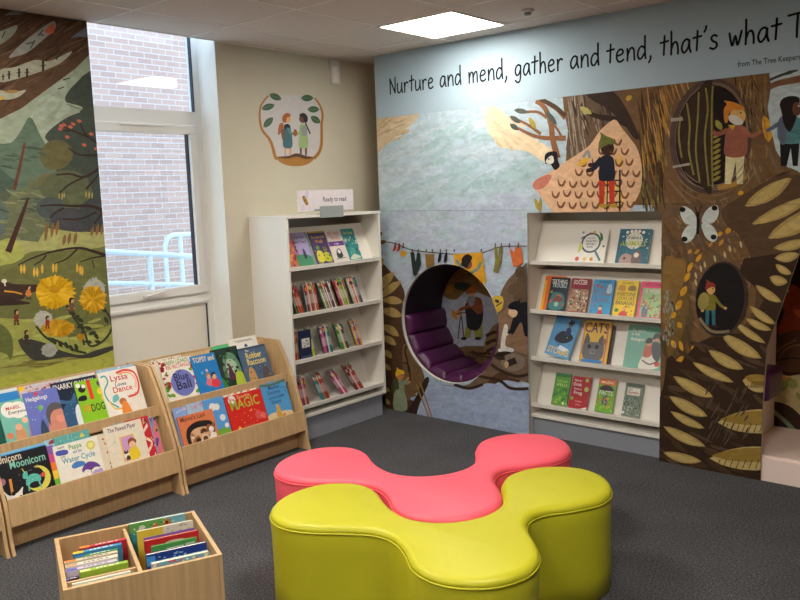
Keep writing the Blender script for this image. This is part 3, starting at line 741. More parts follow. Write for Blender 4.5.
# tan ribs of the roots
DK = (56, 40, 28)
mu.blob([(722, 212), (735, 200), (790, 172), (850, 176), (1500, 170), (1500, 700), (800, 700), (655, 640), (655, 470), (663, 420), (676, 378), (694, 352), (720, 330), (744, 326), (756, 300), (752, 260), (740, 236), (728, 226)], (88, 66, 46))
mu.blob([(664, 385), (682, 362), (700, 342), (726, 334), (748, 330), (764, 300), (800, 250), (1500, 260), (1500, 700), (664, 700)], DK)
mu.scribble(70, (664, 340, 770, 480), (78, 58, 42), 20, 4, 28, .3, var=8)
RIBS = [((745, 206), (792, 178), 12), ((752, 224), (812, 196), 10), ((768, 238), (830, 205), 15), ((774, 248), (810, 240), 8), ((775, 258), (800, 254), 8), ((776, 264), (792, 274), 6), ((770, 277), (788, 282), 8), ((756, 285), (782, 302), 7), ((750, 306), (776, 324), 6.5), ((746, 318), (772, 330), 6), ((737, 328), (762, 358), 0), ((735, 322), (766, 343), 6), ((722, 334), (762, 358), 10), ((709, 350), (744, 369), 9), ((693, 362), (734, 382), 7), ((674, 376), (714, 397), 9), ((670, 396), (708, 416), 9), ((671, 411), (705, 428), 6.5), ((664, 426), (706, 446), 8), ((664, 452), (702, 461), 7.5)]
for a, b, w in RIBS:
    if w: mu.leaf(a, b, w*1.25, (170, 146, 88), 1.2); mu.leaf((a[0]+2, a[1]+.8), (b[0]-3, b[1]-.6), w*.8, (190, 166, 104), 1.2)
for x0, y0, x1, y1, w in ((718, 422, 800, 420, 24), (710, 458, 800, 458, 24), (743, 380, 775, 386, 18)):
    mu.leaf((x0, y0), (x1, y1), w, (190, 168, 110)); mu.leaf((x0+2, y0-3), (x1, y1-4), w*.6, (150, 122, 56))
    mu.batch = True
    for q in range(12):
        xx = x0+8+q*(x1-x0-12)/12
        mu.line([(xx+2.5, y0+1), (xx-1, y0+w*.42)], .8, (84, 58, 34))
    mu.batch = False; mu.bump()
mu.scribble(30, (708, 386, 748, 440), (84, 72, 62), 12, 1.6, -60, .15, var=8)
# hollow with the small walker
mu.ell(722, 299, 26, 38, (66, 52, 44), 6, 28); mu.ell(721, 299, 24, 36.5, (28, 24, 26), 6, 28)
figure(mu, 711, 300, 1.15, (214, 170, 110), hat=(140, 56, 44), top=(126, 118, 48), legs=(50, 110, 124), arms=((13, 7), (-7, 9)), L=15)
mu.ell(704, 301, 5.5, 9, (150, 140, 76), 10)
mu.line([(700, 318), (712, 331), (730, 331)], 3, (132, 118, 90), sm=True)
mu.line([(640, 204), (820, 204)], .35, (66, 54, 42)); 
mu.line([(376, 211), (528, 210)], .35, (120, 130, 138))

# clothes line
ROPE = (72, 52, 38)
mu.line([(376, 241), (395, 243), (413, 250), (440, 253), (455, 254), (478, 254), (500, 247), (515, 246), (530, 246)], .9, ROPE, sm=True)
mu.leaf((380, 243), (387, 241), 4, (106, 74, 44)); mu.leaf((379, 236), (383, 232), 4, (140, 104, 60))
for x in (396, 400): mu.blob([(x-.6, 244), (x+1, 245), (x+.4, 250), (x-2.6, 251), (x-1.6, 248)], (178, 58, 42))
mu.poly([(402, 250), (408, 252), (405, 257), (401, 255)], (214, 160, 44))
mu.poly([(411, 252), (415, 252), (416.5, 262), (418, 252), (421, 253), (422, 264), (417, 276), (414, 275)], (46, 56, 54))
mu.poly([(426, 254), (435, 254), (435, 268), (427, 267)], (138, 110, 58)); 
for x in (441, 447): mu.blob([(x-.8, 253), (x+1.2, 253), (x+.6, 260), (x-2, 262.5), (x-2.4, 260.6)], (32, 32, 38))
mu.poly([(454, 254), (483, 252), (487, 282), (478, 287), (470, 279), (456, 268)], (216, 160, 44))
mu.line([(457, 260), (462, 266), (468, 273)], 2.6, (110, 140, 132), sm=True); mu.line([(482, 262), (478, 269), (470, 274)], 3, (110, 140, 132), sm=True)
mu.ell(469, 264, 4, 5, (120, 78, 58)); mu.blob([(463, 264), (463, 258), (468, 254), (473, 257), (471, 262), (467, 268)], (40, 30, 30)); mu.ell(464, 264, 2.2, 2.2, (40, 30, 30))
mu.poly([(495, 247), (498, 247), (499, 258), (500, 247), (503, 247), (502, 262), (498, 273), (494, 272), (496, 260)], (132, 124, 66))
mu.poly([(510, 248), (515, 252), (516, 247), (522, 247), (524, 262), (518, 267), (514, 266)], (206, 108, 60))
mu.batch = True
for x in (396, 400, 404, 413, 419, 427, 433, 441, 447, 455, 482, 496, 502, 510, 519): mu.line([(x, 248 if x < 410 or x > 490 else 252), (x+.3, 243 if x < 410 or x > 490 else 249)], 1.2, (92, 62, 40))
mu.batch = False; mu.bump()
# left roots, beside the white bookcase
mu.blob([(370, 250), (380, 258), (388, 268), (396, 276), (403, 286), (406, 300), (408, 350), (425, 385), (440, 384), (470, 386), (500, 372), (520, 360), (522, 380), (480, 394), (440, 380), (420, 385), (416, 410), (412, 460), (360, 460), (355, 300)], (84, 60, 42))
for a, b, w in (((378, 270), (384, 258), 8), ((380, 290), (395, 272), 9), ((381, 298), (402, 281), 8), ((383, 300), (404, 302), 8), ((382, 310), (403, 316), 9), ((382, 325), (400, 336), 8), ((382, 336), (397, 345), 7), ((383, 350), (393, 358), 6), ((382, 364), (392, 370), 5), ((382, 388), (391, 391), 4), ((383, 400), (391, 404), 5)):
    mu.leaf(a, b, w, (176, 150, 92), -1)
mu.blob([(404, 345), (412, 350), (424, 372), (424, 388), (408, 400), (404, 370)], (112, 88, 60)); mu.line([(410, 372), (408, 360), (406, 350), (409, 344)], 1.6, (50, 36, 28), sm=True); mu.line([(404, 362), (410, 366), (411, 380)], 1.4, (50, 36, 28), sm=True)
mu.blob([(424, 386), (432, 378), (452, 380), (470, 388), (490, 386), (508, 380), (530, 392), (530, 440), (420, 430)], (164, 180, 204))
mu.scribble(30, (426, 388, 530, 430), (158, 174, 204), 40, 8, 6, .3, var=4)
mu.blob([(416, 398), (426, 378), (430, 381), (420, 405), (414, 428), (404, 428), (407, 412)], (52, 38, 32))
mu.line([(417, 384), (431, 420)], 1.3, (150, 118, 60)); mu.line([(421, 382), (434, 420)], 1.3, (150, 118, 60)); mu.line([(411, 415), (420, 405)], 1.5, (60, 44, 34))
figure(mu, 401, 385, 1.0, (196, 130, 76), hat=(224, 178, 46), top=(132, 146, 116), legs=(140, 152, 124), arms=((8, -7), (9, -3)), L=14)
mu.blob([(394, 380), (398, 378), (400, 388), (396, 396), (392, 390)], (78, 80, 52)); mu.blob([(396, 391), (405, 391), (408, 409), (395, 409)], (140, 152, 124))
# rocks and washing figure right of the round seat
mu.blob([(500, 300), (506, 284), (514, 274), (522, 268), (540, 262), (540, 372), (515, 378), (500, 372), (480, 386), (440, 384), (470, 384), (494, 350)], (110, 90, 72))
mu.blob([(515, 300), (520, 276), (530, 268), (536, 268), (536, 318), (522, 316)], (92, 74, 58)); mu.ell(517, 288, 9, 6, (96, 78, 60), -20); mu.ell(521, 272, 5, 6, (84, 68, 52), 20)
mu.blob([(499, 316), (515, 308), (532, 318), (532, 352), (515, 350), (502, 345)], (134, 106, 82))
mu.blob([(493, 298), (503, 296), (504, 306), (498, 312)], (206, 172, 60)); mu.line([(497, 306), (503, 302)], 1.2, (50, 60, 64)); mu.ell(498, 301, 2.4, 1.6, (50, 60, 64), 30)
mu.blob([(511, 330), (514, 318), (518, 306), (524, 302), (532, 304), (534, 330), (526, 336), (522, 322), (514, 334)], (30, 28, 34)); mu.ell(514, 312, 4.6, 5.2, (216, 182, 150)); mu.blob([(509, 306), (513, 302), (520, 301), (523, 308), (521, 315), (517, 310), (511, 309)], (26, 26, 32)); mu.line([(520, 303), (521, 298)], 1.2, (26, 26, 32))
mu.line([(520, 318), (512, 330), (508, 334)], 3.6, (30, 28, 34), 2.4, sm=True); mu.ell(508, 334, 1.6, 1.3, (216, 182, 150))
mu.blob([(503, 334), (506, 324), (509, 328), (506, 344), (510, 348), (502, 350)], (214, 208, 198)); mu.ell(507, 350, 8, 3.2, (206, 202, 198)); mu.ell(506, 354, 9, 3, (44, 32, 28))
mu.ell(514, 362, 12, 9, (128, 112, 98)); mu.line([(507, 364), (517, 360)], 6.5, (50, 38, 32)); mu.ell(507.5, 364, 2.2, 3.4, (190, 160, 124))
for pts in ([(492, 364), (505, 372), (520, 376), (534, 372)], [(494, 354), (500, 358), (506, 358)], [(480, 376), (500, 380), (512, 388), (532, 388)], [(455, 384), (470, 388), (484, 384)]):
    mu.line(pts, 3, (58, 42, 32), sm=True)
mu.build('mural_print', MT['mural'], wallb)

# ------------------------------------------------------------------ mural board over the left part of the window
MX = .022
mb = thing('mural_board', 'dark green forest mural board with yellow dandelions, covering the left part of the window', 'mural board', (0, -3.2, .72))
lm = Paint(lambda u, v: (MX, u, v), (1, 0, 0), conv=[(-3.75, .73), (-2.235, .73), (-2.235, H-.004), (-3.75, H-.004)])
lm.layer = 4
lm.tri(lm.conv, lin((92, 98, 72)))
lm.layer += 2; lm.px = lambda x, y: V(x, y, MX)
box('backing_board', (.001, -3.75, .73), (MX, -2.235, H-.004), MT['white'], mb)
BK = (86, 64, 46)
lm.poly([(-420, 110), (120, 110), (120, 240), (-420, 260)], (78, 86, 70))
lm.poly([(-420, -30), (130, 20), (120, 150), (-420, 180)], (142, 152, 132))
lm.scribble(24, (10, 80, 90, 130), (150, 162, 144), 24, 7, -35, var=5)
lm.poly([(-420, -60), (95, 15), (92, 52), (76, 68), (60, 80), (42, 93), (22, 108), (0, 119), (-420, 160)], BK)
BOK = lambda x, y: y < 108-.68*x
lm.scribble(110, (0, 12, 92, 110), (74, 52, 38), 22, 2.6, -34, .2, var=8, ok=BOK); lm.scribble(60, (0, 20, 88, 105), (104, 80, 60), 20, 1.6, -34, .2, var=8, ok=BOK)
for pts, c in (([(9, 57), (20, 45), (35, 33), (53, 21), (55, 29), (45, 38), (28, 52), (14, 57)], (146, 146, 138)), ([(0, 70), (15, 67), (35, 60), (50, 61), (72, 51), (62, 62), (45, 70), (20, 78), (0, 82)], (160, 160, 140)),
               ([(-5, 34), (4, 30), (17, 25), (14, 34), (4, 42), (-5, 46)], (140, 146, 130)), ([(-10, 89), (12, 92), (26, 90), (16, 98), (0, 99)], (160, 160, 140)), ([(71, 38), (80, 31), (89, 26), (89, 36), (76, 37)], (112, 116, 124)), ([(5, 15), (14, 11), (24, 14), (12, 15)], (116, 120, 122))):
    lm.blob(pts, c)
lm.blob([(45, 31), (50, 25), (54, 24), (54, 32), (48, 34)], (190, 100, 68)); lm.leaf((-2, 100), (4, 97), 3, (200, 160, 50)); lm.leaf((4, 92), (20, 91), 3, (150, 116, 64))
lm.batch = True
for x, y, s in ((3, 78, .6), (9, 76, .8), (19, 74, .9), (27, 74, .9), (43, 67, 1)):
    lm.line([(x, y-4*s), (x, y+4*s)], 2.2*s, (54, 36, 34)); lm.ell(x, y-5*s, 1.3*s, 1.4*s, (60, 36, 30)); lm.line([(x-3*s, y-1), (x+3*s, y-2)], .8, (54, 36, 34))
for x0, y0, x1, y1 in ((38, 36, 43, 30), (40, 34, 44, 36), (26, 44, 34, 42), (30, 49, 35, 40), (2, 38, 5, 31), (52, 57, 62, 52), (56, 60, 60, 54), (63, 80, 70, 78), (58, 89, 64, 87)):
    lm.line([(x0, y0), (x1, y1)], 1.1, (60, 62, 48))
lm.batch = False; lm.bump()
DG = (62, 70, 62)
lm.blob([(66, 95), (75, 84), (92, 70), (130, 60), (130, 125), (94, 125), (75, 106), (66, 102)], DG)
lm.blob([(70, 104), (82, 107), (80, 111), (72, 110)], (140, 152, 132)); lm.line([(67, 104), (82, 110)], 2, (70, 52, 38), taper=True)
lm.blob([(45, 137), (52, 128), (68, 117), (90, 110), (130, 105), (130, 190), (80, 200), (55, 170), (50, 145)], DG)
lm.blob([(30, 117), (40, 135), (47, 148), (56, 170), (60, 200), (20, 200), (0, 170), (-12, 146), (10, 143), (20, 132)], (86, 104, 88))
lm.blob([(-60, 90), (-20, 150), (2, 170), (10, 190), (-100, 210), (-100, 130)], (70, 86, 74))
lm.ell(56, 155, 17, 15, (92, 88, 58), -15); lm.ell(48, 186, 12, 13, (98, 94, 60)); lm.ell(66, 190, 26, 20, (84, 90, 66))
lm.blob([(32, 176), (42, 195), (50, 215), (44, 240), (20, 245), (-5, 240), (2, 210), (14, 192), (24, 188)], (96, 102, 76))
lm.ell(-14, 218, 22, 26, (84, 96, 90))
lm.scribble(26, (0, 140, 60, 230), (70, 84, 70), 13, 2.4, 12, .3, var=6); lm.scribble(16, (0, 190, 45, 240), (120, 122, 90), 13, 2, 14, .3, var=6)
lm.ell(50, 208, 14, 11, (70, 78, 76)); lm.ell(72, 220, 22, 12, (66, 66, 70), 8); lm.ell(96, 216, 18, 18, (62, 66, 66))
lm.line([(24.5, 143), (20, 165), (14, 190)], 2.4, (92, 58, 44), 3.6, sm=True)
GR = (104, 106, 62)
lm.poly([(-420, 300), (-420, 262), (0, 246), (18, 240), (38, 242), (46, 228), (75, 232), (106, 232), (112, 256), (60, 262), (112, 300)], (152, 152, 96))
lm.blob([(-420, 300), (-100, 275), (0, 266), (30, 252), (60, 251), (90, 249), (130, 252), (130, 345), (60, 348), (0, 352), (-420, 420)], GR)
lm.blob([(-8, 246), (10, 238), (20, 246), (24, 256), (10, 264), (-8, 262)], (154, 158, 84)); 
lm.line([(28, 198), (20, 220), (8, 252)], 2.2, (66, 42, 36), 6.5, sm=True)
lm.poly([(-420, 420), (-420, 380), (0, 318), (40, 320), (70, 338), (120, 322), (120, 352), (60, 366), (0, 384)], (146, 150, 78))
lm.scribble(40, (0, 320, 110, 362), (156, 160, 86), 22, 4, -8, .2, var=10); lm.scribble(16, (10, 352, 80, 368), (120, 112, 58), 20, 2, -10, .2, var=6)
lm.poly([(-420, 480), (-420, 430), (0, 377), (115, 351), (125, 349), (125, 390)], (164, 168, 74))
# branches
BN = (52, 40, 36)
for pts, w0, w1 in (([(64, 127), (78, 133), (90, 138), (100, 146)], 1.2, 2.4), ([(80, 123), (84, 132), (88, 137)], 1, 1.8), ([(60, 130), (70, 131)], 1, 1.6), ([(68, 148), (80, 155), (100, 155)], 1, 2.6), ([(56, 175), (70, 174), (84, 177), (100, 168)], 1.6, 2.8), ([(59, 193), (70, 184), (84, 177)], 1.4, 2), ([(86, 189), (92, 182), (99, 174)], 2.4, 1.6), ([(40, 206), (55, 205), (72, 206), (90, 206), (104, 211)], 1.6, 3.4), ([(50, 218), (56, 212), (64, 208)], 1.4, 2), ([(62, 219), (80, 219), (96, 212)], 1.6, 2.2), ([(94, 224), (100, 216), (104, 211)], 1.4, 2), ([(18, 265), (35, 257), (55, 251), (78, 248), (92, 251), (110, 257)], 1.2, 3.4), ([(34, 265), (42, 260), (46, 255)], 1, 1.8), ([(53, 264), (66, 259), (77, 249)], 1, 2), ([(80, 262), (92, 258), (104, 256)], 1, 1.8), ([(92, 260), (94, 268)], 1, 1)):
    lm.line(pts, w0, BN, w1, sm=True)
lm.batch = True
for x, y in ((60, 129), (64, 125), (73, 124), (79, 121), (67, 137), (91, 134), (84, 145), (96, 149), (70, 127), (61, 126)): lm.ell(x, y, 2.4, 1.5, (172, 92, 76), 20)
for x, y, L in ((59, 193, 6), (62, 193, 7), (64, 192, 6), (86, 191, 7), (89, 191, 8), (92, 192, 7), (101, 186, 6)): lm.leaf((x, y), (x-.2, y+L), 1.5, (152, 138, 80))
for x, y, L in ((46, 222, 20), (52, 222, 16), (57, 220, 16), (64, 234, 12), (69, 232, 13), (75, 232, 13), (92, 226, 10), (97, 224, 12), (102, 223, 12)): lm.leaf((x+1, y), (x-1, y+L), 3.4, (122, 92, 58))
for x, y in ((21, 264), (24, 264), (34, 267), (37, 267), (42, 264), (53, 263), (56, 263), (77, 263), (80, 265), (82, 266)): lm.leaf((x, y), (x, y+10), 2.6, (204, 164, 66))
lm.batch = False; lm.bump()
# log, dandelions, small walkers, stems, dark stone
lm.blob([(-60, 288), (0, 282), (14, 284), (40, 285), (44, 289), (28, 294), (20, 300), (0, 296), (-60, 300)], (60, 46, 40)); lm.blob([(-60, 300), (0, 296), (18, 300), (30, 303), (16, 305), (-60, 308)], (54, 42, 38)); lm.line([(4, 291), (14, 292), (22, 294)], 1.6, (196, 140, 50)); lm.ell(4, 281, 2.6, 2.2, (200, 196, 180)); lm.line([(4, 281), (5, 286)], 1.4, (200, 196, 180))
lm.blob([(18, 341), (24, 338), (34, 340), (48, 344), (60, 350), (80, 355), (96, 350), (112, 346), (112, 350), (90, 358), (66, 357), (48, 360), (34, 360), (24, 352)], (62, 62, 56))
lm.blob([(-60, 290), (-10, 318), (8, 330), (13, 346), (10, 360), (0, 352), (-60, 350)], (96, 104, 56))
for pts in ([(66, 305), (74, 318), (84, 332), (90, 346), (104, 340), (112, 325), (104, 308)], [(48, 338), (60, 342), (74, 350), (86, 353)], [(36, 326), (44, 336), (56, 344)], [(84, 345), (82, 334), (84, 326)]):
    lm.line(pts, 2.2, (56, 60, 44), sm=True)
lm.batch = True
for x, y, a in ((72, 313, 20), (76, 317, 160), (80, 320, 30), (80, 326, 150), (88, 328, 20), (92, 333, 160), (96, 336, 60), (60, 344, 60), (66, 345, 70), (71, 348, 60), (76, 347, 70), (54, 341, 60), (104, 310, 40), (106, 320, 60), (98, 342, 20), (88, 342, 10)):
    r = math.radians(a); lm.leaf((x-4*math.cos(r), y-4*math.sin(r)), (x+4*math.cos(r), y+4*math.sin(r)), 3.8, (52, 58, 42))
lm.batch = False; lm.bump()
def dandelion(x, y, rx, ry, col, white=False):
    lm.ell(x, y, rx*.86, ry*.86, col)
    lm.batch = True
    for k in range(46):
        a = 2*math.pi*k/46+rnd.uniform(-.06, .06); q = rnd.uniform(.8, 1.05); v = rnd.uniform(-26, 20); r0 = rnd.choice((.1, .35, .5))
        lm.layer += .01
        lm.leaf((x+rx*r0*math.cos(a), y+ry*r0*math.sin(a)), (x+rx*q*math.cos(a), y+ry*q*math.sin(a)), rx*.17, tuple(min(255, max(0, c+v*(.3 if white else 1))) for c in col))
    lm.batch = False; lm.layer = math.ceil(lm.layer)+1
dandelion(94, 290, 12.5, 13, (172, 174, 160), True); dandelion(92.5, 299, 14.5, 15, (198, 152, 34)); dandelion(54, 292, 21.5, 18.5, (206, 162, 30)); lm.ell(54, 289, 6, 4, (190, 140, 26))
dandelion(43, 319, 10.5, 9.5, (176, 176, 162), True); dandelion(58, 328, 18, 9.5, (196, 148, 34)); dandelion(49, 350, 8.6, 7.6, (166, 168, 158), True); dandelion(80.5, 337, 4.5, 4, (176, 132, 34))
for x, y, s, c in ((16, 317, .55, (110, 60, 44)), (26, 337, .5, (60, 50, 44)), (28, 292, .5, (190, 110, 50)), (47, 322, .45, (140, 60, 40)), (71, 306, .6, (110, 84, 56))):
    figure(lm, x, y, s, (190, 150, 116), hair=(50, 34, 30), top=c, legs=(70, 54, 44), L=6)
lm.build('forest_print', MT['mural'], mb)

# ------------------------------------------------------------------ decal on the cream wall
dc = Paint(lambda u, v: (0, u, v), (1, 0, 0)); dc.px = lambda x, y: V(250+x*85/600, 85+y*85/600, 0); dc.layer = 12
dc.blob([(75, 200), (90, 130), (140, 90), (210, 70), (340, 70), (430, 85), (480, 130), (510, 200), (500, 330), (490, 440), (440, 510), (320, 490), (200, 520), (160, 440), (120, 350), (80, 300)], (206, 202, 200))
for pts in ([(128, 75), (80, 140), (68, 200), (72, 270), (90, 325), (135, 380), (160, 440), (175, 500), (190, 525)], [(455, 92), (485, 130), (505, 175), (512, 220), (505, 280), (505, 400), (490, 470), (450, 520)]):
    dc.line(pts, 12, (186, 132, 66), 26, sm=True); dc.line(pts, 3, (150, 96, 44), 7, sm=True)
for a, b in (((135, 65), (222, 102)), ((80, 170), (174, 140)), ((94, 300), (162, 228)), ((448, 92), (358, 92)), ((490, 172), (404, 172)), ((496, 268), (428, 222))):
    dc.leaf(a, b, 46, (64, 96, 62)); dc.line([a, b], 3, (120, 144, 104))
dc.blob([(170, 500), (210, 510), (270, 500), (330, 482), (390, 500), (450, 510), (430, 545), (370, 570), (290, 572), (220, 550)], (176, 122, 50)); dc.blob([(190, 508), (270, 500), (330, 482), (400, 502), (450, 512), (390, 522), (330, 506), (260, 520)], (92, 62, 42))
for x0, hair, top, sk, L, f in ((262, (176, 96, 44), (62, 110, 118), (222, 168, 120), 1, 1), (372, (34, 28, 30), (160, 186, 126), (110, 72, 56), 0, -1)):
    for dx in (-14, 22): dc.poly([(x0+dx-8, 430), (x0+dx+8, 430), (x0+dx+6, 498), (x0+dx-6, 498)], sk)
    dc.blob([(x0-22, 285), (x0+8, 278), (x0+24, 300), (x0+36, 435), (x0-28, 435), (x0-24, 350)], top)
    dc.line([(x0+6*f, 300), (x0+26*f, 340), (x0+(52 if f > 0 else 44)*f, 345)], 18, (96, 140, 144) if L else (150, 190, 120), sm=True)
    dc.ell(x0, 238, 26, 30, sk); dc.blob([(x0-30*f, 262), (x0-34*f, 225), (x0-8*f, 198), (x0+20*f, 205), (x0+22*f, 222), (x0-2*f, 230), (x0-10*f, 262)], hair)
dc.ell(318, 338, 14, 26, (160, 92, 48))
dc.blob([(230, 268), (205, 280), (196, 350), (216, 340), (236, 300)], (176, 100, 48)); dc.blob([(222, 310), (246, 320), (244, 385), (230, 390), (220, 350)], (110, 92, 76)); dc.blob([(240, 285), (268, 275), (282, 305), (258, 300), (246, 318)], (34, 34, 44))
dc.line([(390, 268), (404, 300), (424, 345)], 9, (34, 28, 30), sm=True); dc.blob([(362, 300), (398, 290), (400, 355), (366, 352)], (150, 154, 156))
tag(dc.build('wall_decal', MT['print']), 'painted ring of branches with green leaves around two children, on the cream wall', 'wall decal')

# ================================================================== SOFT SEATS
OUT = [(1.932, -2.51), (1.965, -2.375), (2.045, -2.297), (2.135, -2.268), (2.235, -2.292), (2.335, -2.357), (2.444, -2.413), (2.549, -2.434), (2.65, -2.404),
       (2.728, -2.325), (2.768, -2.215), (2.756, -2.10), (2.70, -2.0), (2.63, -1.90), (2.595, -1.79), (2.625, -1.66), (2.72, -1.56), (2.85, -1.522), (2.975, -1.575), (3.06, -1.70),
       (3.07, -1.83), (3.01, -1.955), (2.945, -2.05), (2.925, -2.14), (2.965, -2.235), (3.06, -2.33), (3.135, -2.43), (3.158, -2.55), (3.115, -2.67), (3.02, -2.75), (2.91, -2.775),
       (2.80, -2.742), (2.71, -2.67), (2.60, -2.612), (2.50, -2.612), (2.40, -2.665), (2.29, -2.735), (2.17, -2.775), (2.05, -2.745), (1.965, -2.65)]
def soft_seat(label, dx, dy, m, mdark):
    o2 = smooth2(OUT, True, 4); o2 = [(x+dx, y+dy) for x, y in o2]; n = len(o2)
    if area2(o2) < 0: o2 = o2[::-1]
    cx = sum(p[0] for p in o2)/n; cy = sum(p[1] for p in o2)/n
    t = thing('modular_seat', label, 'seat', (cx, cy, 0), 'interlocking wavy modular seats')
    nor = []
    for i in range(n):
        a, b = o2[i-1], o2[(i+1) % n]; d = math.hypot(b[0]-a[0], b[1]-a[1]); nor.append(((b[1]-a[1])/d, -(b[0]-a[0])/d))
    for _ in range(3): nor = [tuple((nor[i-1][j]+nor[i][j]*2+nor[(i+1) % n][j])/4 for j in (0, 1)) for i in range(n)]
    def ring(bm, off, z): return [bm.verts.new((p[0]+q[0]*off, p[1]+q[1]*off, z)) for p, q in zip(o2, nor)]
    def skin(bm, rings):
        for A, B in zip(rings, rings[1:]):
            for i in range(n): bm.faces.new((A[i], A[(i+1) % n], B[(i+1) % n], B[i]))
    bm = bmesh.new(); skin(bm, [ring(bm, -.012, 0), ring(bm, -.006, .006), ring(bm, -.004, .1), ring(bm, -.006, .2), ring(bm, -.004, .34), ring(bm, -.001, .405), ring(bm, -.004, .416)])
    obj('side_cover', bm, m, t, smooth=True)
    bm = bmesh.new()
    R = []
    for p, q in zip(o2, nor):
        R.append([bm.verts.new((p[0]+q[0]*(-.0005+.0035*math.cos(a)), p[1]+q[1]*(-.0005+.0035*math.cos(a)), .4185+.0035*math.sin(a))) for a in [k*math.pi/3 for k in range(6)]])
    for i in range(n):
        A, B = R[i], R[(i+1) % n]
        for k in range(6): bm.faces.new((A[k], A[(k+1) % 6], B[(k+1) % 6], B[k]))
    bmesh.ops.recalc_face_normals(bm, faces=bm.faces); obj('piping', bm, m, t, smooth=True)
    bm = bmesh.new()
    rs = [ring(bm, -.004, .419), ring(bm, -.0015, .425), ring(bm, -.004, .434), ring(bm, -.011, .442), ring(bm, -.022, .4475), ring(bm, -.036, .45)]
    skin(bm, rs)
    for q in tessellate_polygon([[v.co.copy() for v in rs[-1]]]):
        f = bm.faces.new([rs[-1][i] for i in q]); f.normal_update()
        if f.normal.z < 0: f.normal_flip()
    obj('top_cushion', bm, m, t, smooth=True)
    return t
soft_seat('lime green wavy three-lobed vinyl seat, the nearest thing on the carpet', 0, 0, MT['green'], None)
soft_seat('pink wavy three-lobed vinyl seat nested behind the lime green one', -.392, .362, MT['pink'], None)

# ================================================================== BOOKS
def frame(o, right, up):
    right = Vector(right).normalized(); up = Vector(up).normalized(); out = right.cross(up).normalized()
    m = Matrix((right, up, out)).transposed().to_4x4(); m.translation = Vector(o); return m
PG = lin((226, 218, 198))
def book(label, mw, w, h, t, ops, base, spine=None, group=None, vm=(0, 1)):
    """mw: frame whose x runs along the cover's lower edge, y up the cover, z out of the cover. Front face at z = 0, body behind."""
    e = thing('book', label, 'book', mw=mw, group=group)
    c = .0011; spine = spine or base
    bm = bmesh.new(); bx(bm, (0, 0, -c), (w, h, 0)); bx(bm, (0, 0, -t), (w, h, -t+c)); bx(bm, (0, 0, -t+c), (c, h, -c))
    lay = bm.loops.layers.float_color.new('Col')
    for f in bm.faces:
        cc = f.calc_center_median(); k = spine if cc.x < c*1.01 else base
        for lp in f.loops: lp[lay] = lin(k)
    p = Paint(lambda u, v: (u*w, v*h, 0), (0, 0, 1), conv=[(0, 0), (1, 0), (1, 1), (0, 1)]); p.bm.free(); p.bm = bm; p.lay = lay
    def sh(op):            # fit the artwork into the part of the cover above the shelf lip
        a, b = vm; f = lambda v: a+b*v; P2 = lambda pts: [(x, f(y) if y > 0 else y) for x, y in pts]
        if vm == (0, 1): return op
        k = op[0]
        if k == 'r': return ('r', op[1], f(op[2]) if op[2] > 0 else 0, op[3], f(op[4]), op[5])
        if k == 'e': return ('e', op[1], f(op[2]))+tuple(op[3:])
        if k in 'pb': return (k, P2(op[1]), op[2])
        if k == 'l': return (k, [(x, f(y)) for x, y in op[1]], op[2], op[3])
        if k == 't': return (k, op[1], op[2], f(op[3]), op[4]*1.04)+tuple(op[5:])
        return (k, (op[1][0], f(op[1][1]), op[1][2], f(op[1][3])))+tuple(op[2:])
    for op in [sh(o_) for o_ in ops]:
        k = op[0]
        if k == 'r': p.rect(*op[1:])
        elif k == 'e':
            p.ell(op[1], op[2], op[3], op[3]*w/h if len(op) < 6 else op[5], op[4])
        elif k == 'p': p.poly(list(op[1]), op[2])
        elif k == 'b': p.blob(list(op[1]), op[2])
        elif k == 'l': p.line(list(op[1]), op[2], op[3], sm=len(op[1]) > 2)
        elif k == 't':      # text, cx, cy, height, colour, optional width
            tr, x0, x1 = font_tris(op[1])
            wd = op[6] if len(op) > 6 else None
            hh = op[4]; col = lin(op[5]); kk = hh/.7; kx = (wd/(x1-x0)) if wd else kk*h/w
            for t3 in tr: p.tri([(op[2]+(u-(x0+x1)/2)*kx, op[3]+v*kk) for u, v in t3], col)
            p.bump()
        elif k == 'dots':   # scattered flecks: area, n, size, colours
            r2 = random.Random(op[6] if len(op) > 6 else 3); p.batch = True
            for _ in range(op[2]):
                x = r2.uniform(op[1][0], op[1][2]); y = r2.uniform(op[1][1], op[1][3]); s = op[3]*r2.uniform(.5, 1.3)
                p.leaf((x-s/2, y-s*r2.uniform(-.4, .4)), (x+s/2, y+s*r2.uniform(-.4, .4)), s*.6, r2.choice(op[4]))
            p.batch = False; p.bump()
    co = obj('cover', bm, MT['print'], e, world=False)
    bm = bmesh.new(); bx(bm, (c, .002, -t+c), (w-.003, h-.002, -c)); obj('pages', bm, MT['pages'], e, world=False)
    return e
def person(x, y, s, hair, top, skin=(224, 176, 136)):
    return [('b', [(x-.09*s, y), (x+.09*s, y), (x+.07*s, y+.16*s), (x-.07*s, y+.16*s)], top), ('e', x, y+.2*s, .065*s, skin), ('b', [(x-.07*s, y+.2*s), (x-.06*s, y+.28*s), (x+.03*s, y+.29*s), (x+.07*s, y+.24*s), (x, y+.25*s)], hair),
            ('l', [(x-.07*s, y+.12*s), (x-.14*s, y+.03*s)], .03*s, top), ('l', [(x+.07*s, y+.12*s), (x+.14*s, y+.05*s)], .03*s, top)]
WH = (236, 234, 226); BLK = (26, 26, 32)

